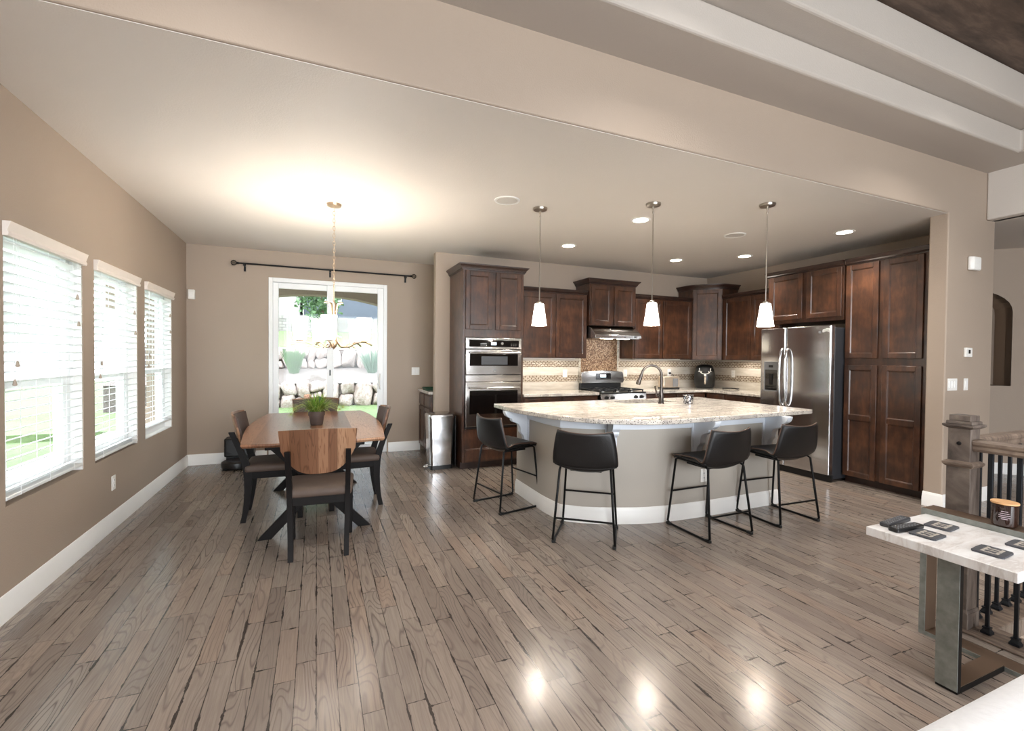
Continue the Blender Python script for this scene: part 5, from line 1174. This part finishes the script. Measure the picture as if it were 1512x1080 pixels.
def railing():
    nx, ny = 3.152, 1.31
    r = thing('newel_post', 'square grey-brown wooden newel post with a capped top at the stair', 'newel post', (nx, ny, 0))
    def sq(h, z0, z1, hh=None, x=0):
        hh = h if hh is None else hh; return [[(-h, -h, z0), (h, -h, z0), (h, h, z0), (-h, h, z0)], [(-hh, -hh, z1), (hh, -hh, z1), (hh, hh, z1), (-hh, hh, z1)]]
    m = MB()
    m.loft(sq(0.050, 0, 0.85)); m.loft(sq(0.047, 0.87, 1.055)); m.build('shaft', 'newel_wood', r, smooth=0, bevel=0.003)
    m = MB(); m.loft(sq(0.058, 0, 0.09)); m.loft(sq(0.058, 0.09, 0.105, 0.052)); m.build('plinth', 'newel_wood', r, smooth=0, bevel=0.003)
    m = MB(); m.loft(sq(0.054, 0.842, 0.855, 0.064)); m.loft(sq(0.064, 0.855, 0.866)); m.loft(sq(0.062, 0.866, 0.876, 0.049)); m.build('neck_molding', 'rail_wood', r, smooth=0, bevel=0.002)
    m = MB(); m.loft(sq(0.050, 1.045, 1.056, 0.066)); m.loft(sq(0.066, 1.056, 1.068)); m.loft(sq(0.055, 1.068, 1.085, 0.053)); m.loft(sq(0.045, 1.085, 1.115)); m.build('cap', 'newel_wood', r, smooth=0, bevel=0.003)
    m = MB(); m.lathe([(0.010, 0), (0.008, 0.006), (0.001, 0.008)], n=14); k = m.build('bolt_cover', 'black_metal', r); k.rotation_euler = (PI/2, 0, 0); k.location = (0, -0.047, 0.955)
    m = MB(); m.lathe([(0.010, 0), (0.008, 0.006), (0.001, 0.008)], n=14); k = m.build('bolt_cover', 'black_metal', r); k.rotation_euler = (0, -PI/2, 0); k.location = (-0.047, 0.0, 0.968)
    def handrail(path, label):
        # rail profile swept
        o = thing('handrail', label, 'railing', (path[0][0], path[0][1], 0))
        ox, oy = path[0]; P = [(x-ox, y-oy) for x, y in path]
        prof = [(-0.026, 0.935), (0.026, 0.935), (0.032, 0.948), (0.030, 0.962), (0.036, 0.972), (0.036, 0.985), (0.028, 0.995), (-0.028, 0.995), (-0.036, 0.985), (-0.036, 0.972), (-0.030, 0.962), (-0.032, 0.948)]
        m = MB(); m.sweep(P, prof); m.build('rail', 'rail_wood', o, smooth=25)
    handrail([(nx, ny-0.048), (nx, -1.2)], 'grey-brown wooden handrail running from the newel post towards the camera')
    handrail([(nx+0.048, ny), (5.4, ny)], 'grey-brown wooden handrail running right from the newel post across the stair opening')
    first = None
    spots = [(nx-0.02*0, ny-0.112-k*0.105, 'n') for k in range(12)]+[(nx+0.145+k*0.108, ny-0.01, 'f') for k in range(14)]
    names_n = ['first', 'second', 'third', 'fourth', 'fifth', 'sixth', 'seventh', 'eighth', 'ninth', 'tenth', 'eleventh', 'twelfth', 'thirteenth', 'fourteenth']
    ci = {'n': 0, 'f': 0}
    for x, y, w_ in spots:
        lab = ('%s black iron baluster from the newel post under the rail running towards the camera' if w_ == 'n' else '%s black iron baluster from the newel post under the rail across the stair') % names_n[ci[w_]]; ci[w_] += 1
        if first is None:
            first = thing('baluster', lab, 'baluster', (x, y, 0), 0, 'iron stair balusters')
            m = MB(); m.box(-0.0075, 0.0075, -0.0075, 0.0075, 0.0, 0.936); m.build('bar', 'iron', first, bevel=0.001)
            m = MB(); m.loft(sq(0.020, 0, 0.012)); m.loft(sq(0.018, 0.012, 0.028, 0.012)); m.loft(sq(0.015, 0.028, 0.036)); m.build('shoe', 'iron', first, smooth=0, bevel=0.001)
        else: dup(first, lab, (x, y, 0))
    m = MB(); m.box(3.07, 3.27, -2.6, 1.39, 0.0005, 0.012); m.box(3.27, 5.4, 1.20, 1.39, 0.0005, 0.012)
    o = m.build('trim_3', 'rail_wood', smooth=0, bevel=0.004, kind='structure')
    for b in bpy.data.objects:
        if b.name.startswith('baluster') or b.name.startswith('newel_post'): b.location.z = 0.0125 if b.name.startswith('bal') else 0.002
    # stair well
    m = MB(); m.box(3.19, 3.25, -2.6, 1.225, -2.6, -0.12); m.box(4.35, 4.41, -2.6, 1.225, -2.6, -0.12); m.box(3.19, 4.41, 1.225, 1.29, -2.6, -0.12); m.box(3.19, 4.41, -2.66, -2.6, -2.6, -0.12)
    m.build('wall_stairwell', 'wall_paint', smooth=0, kind='structure')
    m = MB(); n = 12
    for k in range(n): m.box(3.265, 4.335, 1.21-(k+1)*0.27, 1.21-k*0.27, -2.58, -0.19*(k+1))
    tag(m.build('staircase', 'tan_carpet', smooth=0, bevel=0.012), 'tan carpeted stairs going down behind the railing', 'stairs')
railing()
def sofa():
    r = thing('sofa', 'white boucle sofa whose rounded arm fills the lower right corner', 'sofa', (1.62, 0.0, 0))
    def cushion(x0, x1, y0, y1, z0, z1, nm, bev):
        m = MB(); m.box(x0, x1, y0, y1, z0, z1); o = m.build(nm, 'boucle', r, smooth=180, bevel=bev, seg=6); return o
    cushion(-0.46, 0.46, -1.4, 0.55, 0.08, 0.32, 'base', 0.03)
    cushion(-0.50, 0.48, 0.32, 0.60, 0.08, 0.605, 'arm', 0.085)
    cushion(-0.46, 0.25, -1.4, 0.31, 0.32, 0.46, 'seat_cushion', 0.05)
    cushion(0.22, 0.48, -1.4, 0.31, 0.30, 0.80, 'backrest', 0.09)
    for x in (-0.4, 0.4):
        for y in (-1.3, 0.5):
            m = MB(); m.cyl((x, y, 0.0), (x, y, 0.085), 0.018, 0.025); m.build('leg', 'dark_wood', r)
sofa()

# ================================================================== outside
def outside():
    # patio slab, porch with arched beam
    m = MB(); m.box(-3.5, 4.5, 7.06, 10.6, -0.14, -0.02); m.build('patio_slab', 'concrete', smooth=0, kind='structure')
    bx0, bx1, y0, y1 = -3.2, 4.0, 9.6, 9.9
    ar = [(-0.20+2.05*math.cos(a), 2.16+0.42*math.sin(a)) for a in [PI*k/20 for k in range(21)]]
    ar = [(0.05+4.6*math.sin(t), 2.56-4.6+4.6*math.cos(t)) for t in [0.445-0.89*k/24 for k in range(25)]]
    prof = [(bx0, 2.95), (bx0, 2.13)]+list(reversed(ar))+[(bx1, 2.13), (bx1, 2.95)]
    m = MB(); m.loft([[(x, y0, z) for x, z in prof], [(x, y1, z) for x, z in prof]]); m.build('trim_4', 'stucco', smooth=0, kind='structure')
    for x in (-2.35, 2.9):
        m = MB(); m.box(x-0.3, x+0.3, y0-0.02, y1+0.02, -0.02, 2.13); m.box(x-0.36, x+0.36, y0-0.06, y1+0.06, -0.02, 0.5)
        tag(m.build('porch_column', 'stucco', smooth=0, bevel=0.01), 'stucco porch column %s the arched patio opening' % ('left of' if x < 0 else 'right of'), 'column')
    m = MB(); m.box(-3.4, 4.2, 7.05, 10.1, 2.95, 3.05); m.build('trim_5', 'stucco', smooth=0, kind='structure')
    # ground
    m = MB(); m.box(-6, 12, -11, -4.65, -0.14, -0.03); m.build('neutral_bounce_slab', 'concrete', smooth=0, kind='structure')  # unseen slab added to keep green lawn bounce off the ceiling
    m = holed([(-24, -14), (16, -14), (16, 34), (-24, 34)], [[(-1.6, -4.55), (10.05, -4.55), (10.05, 7.0), (-1.6, 7.0)]], -0.25, -0.15); m.box(-14, 16, 10.6, 12.7, -0.15, -0.02)
    m.add([(-14, 12.6, -0.03), (16, 12.6, -0.03), (16, 13.2, 0.06), (-14, 13.2, 0.06)], [(0, 1, 2, 3)])
    m.add([(-4.5, 15.6, 1.62), (16, 15.6, 1.62), (16, 20.2, 2.35), (-4.5, 20.2, 2.35)], [(0, 1, 2, 3)]); m.add([(-4.5, 20.3, 2.95), (16, 20.3, 2.95), (16, 34, 3.4), (-4.5, 34, 3.4)], [(0, 1, 2, 3)])
    m.build('lawn_ground', 'lawn', smooth=0, kind='structure')
    m = MB(); m.add([(-4.5, 13.3, 0.66), (16, 13.3, 0.66), (16, 15.3, 1.02), (-4.5, 15.3, 1.02)], [(0, 1, 2, 3)]); m.box(-4.5, 16, 13.35, 13.4, -0.1, 0.66); m.box(-4.5, 16, 15.45, 15.55, 0.9, 1.6); m.build('mulch_ground', 'mulch', smooth=0, kind='structure')
    m = MB(); m.box(-3.5, 8, 20.2, 20.45, 2.2, 2.95); tag(m.build('block_retaining_wall', 'block_wall', smooth=0), 'low grey block retaining wall on the upper slope outside', 'retaining wall')
    # boulders: a few moulds copied along two tiers
    R = random.Random(11); moulds = []
    for k in range(6):
        bm = bmesh.new(); bmesh.ops.create_icosphere(bm, subdivisions=3, radius=1.0); off = Vector((k*7.3, k*3.1, 0))
        for v in bm.verts:
            p = v.co; e = 0.55; q = Vector([math.copysign(abs(c)**e, c) for c in p]); v.co = q*(0.80+0.28*noise.noise(p*1.2+off))
        me = bpy.data.meshes.new('boulder'); bm.to_mesh(me); bm.free(); me.materials.append(M['boulder']); me.polygons.foreach_set('use_smooth', [True]*len(me.polygons)); moulds.append(me)
    def rock(x, y, z, sx, sy, sz, tier):
        o = bpy.data.objects.new('boulder', moulds[R.randrange(6)]); COL.objects.link(o); o.location = (x, y, z); o.scale = (sx, sy, sz); o.rotation_euler = (R.uniform(-0.25, 0.25), R.uniform(-0.35, 0.35), R.uniform(-0.3, 0.3))
        tag(o, 'pale pinkish boulder in the %s rock wall outside the patio door' % tier, 'boulder', 'boulders of the %s rock wall' % tier)
    for tier, yy, zb, zt, xs in (('lower', 13.35, 0.0, 0.70, (-1.9, 2.6)), ('upper', 15.4, 1.0, 1.60, (-2.3, 3.2))):
        x = xs[0]
        while x < xs[1]:
            wdt = R.uniform(0.22, 0.52); h = zt-zb
            if wdt > 0.40: rock(x+wdt/2, yy, zb+h*0.52, wdt*0.60, 0.28, h*0.60, tier)
            else:
                s = R.uniform(0.38, 0.62); rock(x+wdt/2, yy-0.03, zb+h*s/2, wdt*0.60, 0.26, h*s*0.60, tier); rock(x+wdt/2+R.uniform(-0.05, 0.05), yy+0.02, zb+h*(s+(1-s)/2), wdt*0.62, 0.26, h*(1-s)*0.66, tier)
            x += wdt*0.98
    # ornamental grasses
    def tuft(x, y, z, h, lab, mat, n=170, spread=0.42):
        r = thing('ornamental_shrub', lab, 'shrub', (x, y, z)); m = MB(); q = random.Random(int(x*100))
        for k in range(n):
            a = q.uniform(0, 2*PI); L = h*q.uniform(0.6, 1.05); ln = q.uniform(0.05, spread); w_ = 0.012
            ex, ey = L*ln*math.cos(a), L*ln*math.sin(a); bx, by = 0.11*q.random()*math.cos(a), 0.11*q.random()*math.sin(a); L *= 1-0.55*ln*q.random(); m.add([(bx-w_, by, 0), (bx+w_, by, 0), (bx+ex*0.5+w_, by+ey*0.5, L*0.6), (bx+ex, by+ey, L), (bx+ex*0.5-w_, by+ey*0.5, L*0.6)], [(0, 1, 2, 3, 4)])
        o = m.build('foliage', mat, r, smooth=180); o['kind'] = 'stuff'
    tuft(-0.60, 14.6, 0.86, 0.85, 'upright spiky green shrub on the mulch bed, seen left of the door centre', 'shrub_leaf')
    tuft(1.55, 14.6, 0.86, 0.85, 'rounder blue-green shrub on the mulch bed, seen right of the door centre', 'sage_leaf', 150, 0.6)
    # young tree
    def tree(x, y, z, h, rad, lab, name='garden_tree'):
        r = thing(name, lab, 'tree', (x, y, z)); m = MB(); m.tube([(0, 0, 0), (0.05, 0, h*0.35), (0, 0, h*0.8)], [0.07, 0.05, 0.02], 8); m.build('trunk', 'bark', r)
        m = MB(); q = random.Random(int(x*77+5)); n = int(1500*rad)
        for k in range(n):
            a = q.uniform(0, 2*PI); b = math.asin(q.uniform(-1, 1)); rr = rad*(0.55+0.45*q.random())*(0.9+0.25*math.sin(a*3+b*4)); c = Vector((rr*math.cos(a)*math.cos(b), rr*math.sin(a)*math.cos(b), h*0.62+rr*1.15*math.sin(b)))
            u = Vector((q.uniform(-1, 1), q.uniform(-1, 1), q.uniform(-1, 1))).normalized()*0.07; v = Vector((q.uniform(-1, 1), q.uniform(-1, 1), q.uniform(-1, 1))).normalized()*0.07
            m.add([tuple(c-u), tuple(c+v), tuple(c+u), tuple(c-v)], [(0, 1, 2, 3)])
        o = m.build('crown', 'shrub_leaf', r, smooth=0); o['kind'] = 'stuff'
    tree(0.15, 18.6, 2.08, 2.6, 0.95, 'leafy young green tree on the slope seen through the left door panel')
    tree(-3.2, 21.2, 2.95, 1.3, 0.8, 'low green bush on the upper lawn seen at the left edge of the patio door', 'garden_bush')
    tree(5.3, 19.5, 2.2, 2.3, 0.95, 'green bush on the slope seen at the right edge of the patio door', 'garden_bush')
    # neighbouring houses
    def house(x0, x1, y0, y1, z0, z1, mat, lab, wins, roof=True):
        r = thing('neighbor_house', lab, 'house', ((x0+x1)/2, y0, z0)); ox, oz = (x0+x1)/2, z0
        m = MB(); m.box(x0-ox, x1-ox, 0, y1-y0, 0, z1-oz); m.build('wall', mat, r, smooth=0)
        if roof:
            m = MB(); a, b, d = x0-ox-0.4, x1-ox+0.4, y1-y0+0.4; m.add([(a, -0.4, z1-oz), (b, -0.4, z1-oz), (b, d, z1-oz), (a, d, z1-oz), (a+1.5, d/2, z1-oz+1.6), (b-1.5, d/2, z1-oz+1.6)], [(0, 1, 5, 4), (1, 2, 5), (2, 3, 4, 5), (3, 0, 4), (0, 3, 2, 1)]); m.build('roof', 'house_dark', r, smooth=0)
        for wx, wz, ww, wh in wins:
            m = MB(); m.box(wx-ox-0.06, wx-ox+ww+0.06, -0.05, 0.02, wz-oz-0.06, wz-oz+wh+0.06); f = m.build('window', 'white_vinyl', r, smooth=0)
            m = MB(); m.box(wx-ox, wx-ox+ww, -0.07, -0.04, wz-oz, wz-oz+wh); m.build('pane', 'house_dark', f, smooth=0)
    house(-7.0, -0.75, 24.0, 30, 3.0, 8.5, 'house_siding', 'pale neighbouring house beyond the slope, seen through the left door panel', [(-3.9, 4.2, 1.0, 1.5)])
    house(-0.6, 3.6, 25.0, 31, 3.0, 8.5, 'house_dark', 'dark grey neighbouring house with white window beyond the slope', [(2.0, 4.6, 0.9, 1.6), (0.2, 4.2, 0.9, 1.7)])
    house(4.4, 10.0, 24.0, 30, 3.0, 8.5, 'house_siding', 'pale neighbouring house seen at the right edge of the patio door', [])
    # side yard beyond the blinds
    r = thing('neighbor_house', 'light neighbouring house seen through the slatted blinds of the side windows', 'house', (-11.0, 6.0, -0.15))
    m = MB(); m.box(-3, 0, -7, 9, 0, 3.1); m.build('wall', 'pale_siding', r, smooth=0)
    for k, y in enumerate((-3.0, 0.5, 4.5)):
        m = MB(); m.box(-0.02, 0.06, y, y+1.3, 1.1, 2.6); f = m.build('window', 'white_vinyl', r, smooth=0); m = MB(); m.box(0.04, 0.08, y+0.08, y+1.22, 1.18, 2.52); m.build('pane', 'grey_plastic', f, smooth=0)
    tree(-6.4, 8.2, -0.15, 1.6, 0.8, 'green bush in the side yard seen through the blinds', 'garden_bush')
outside()
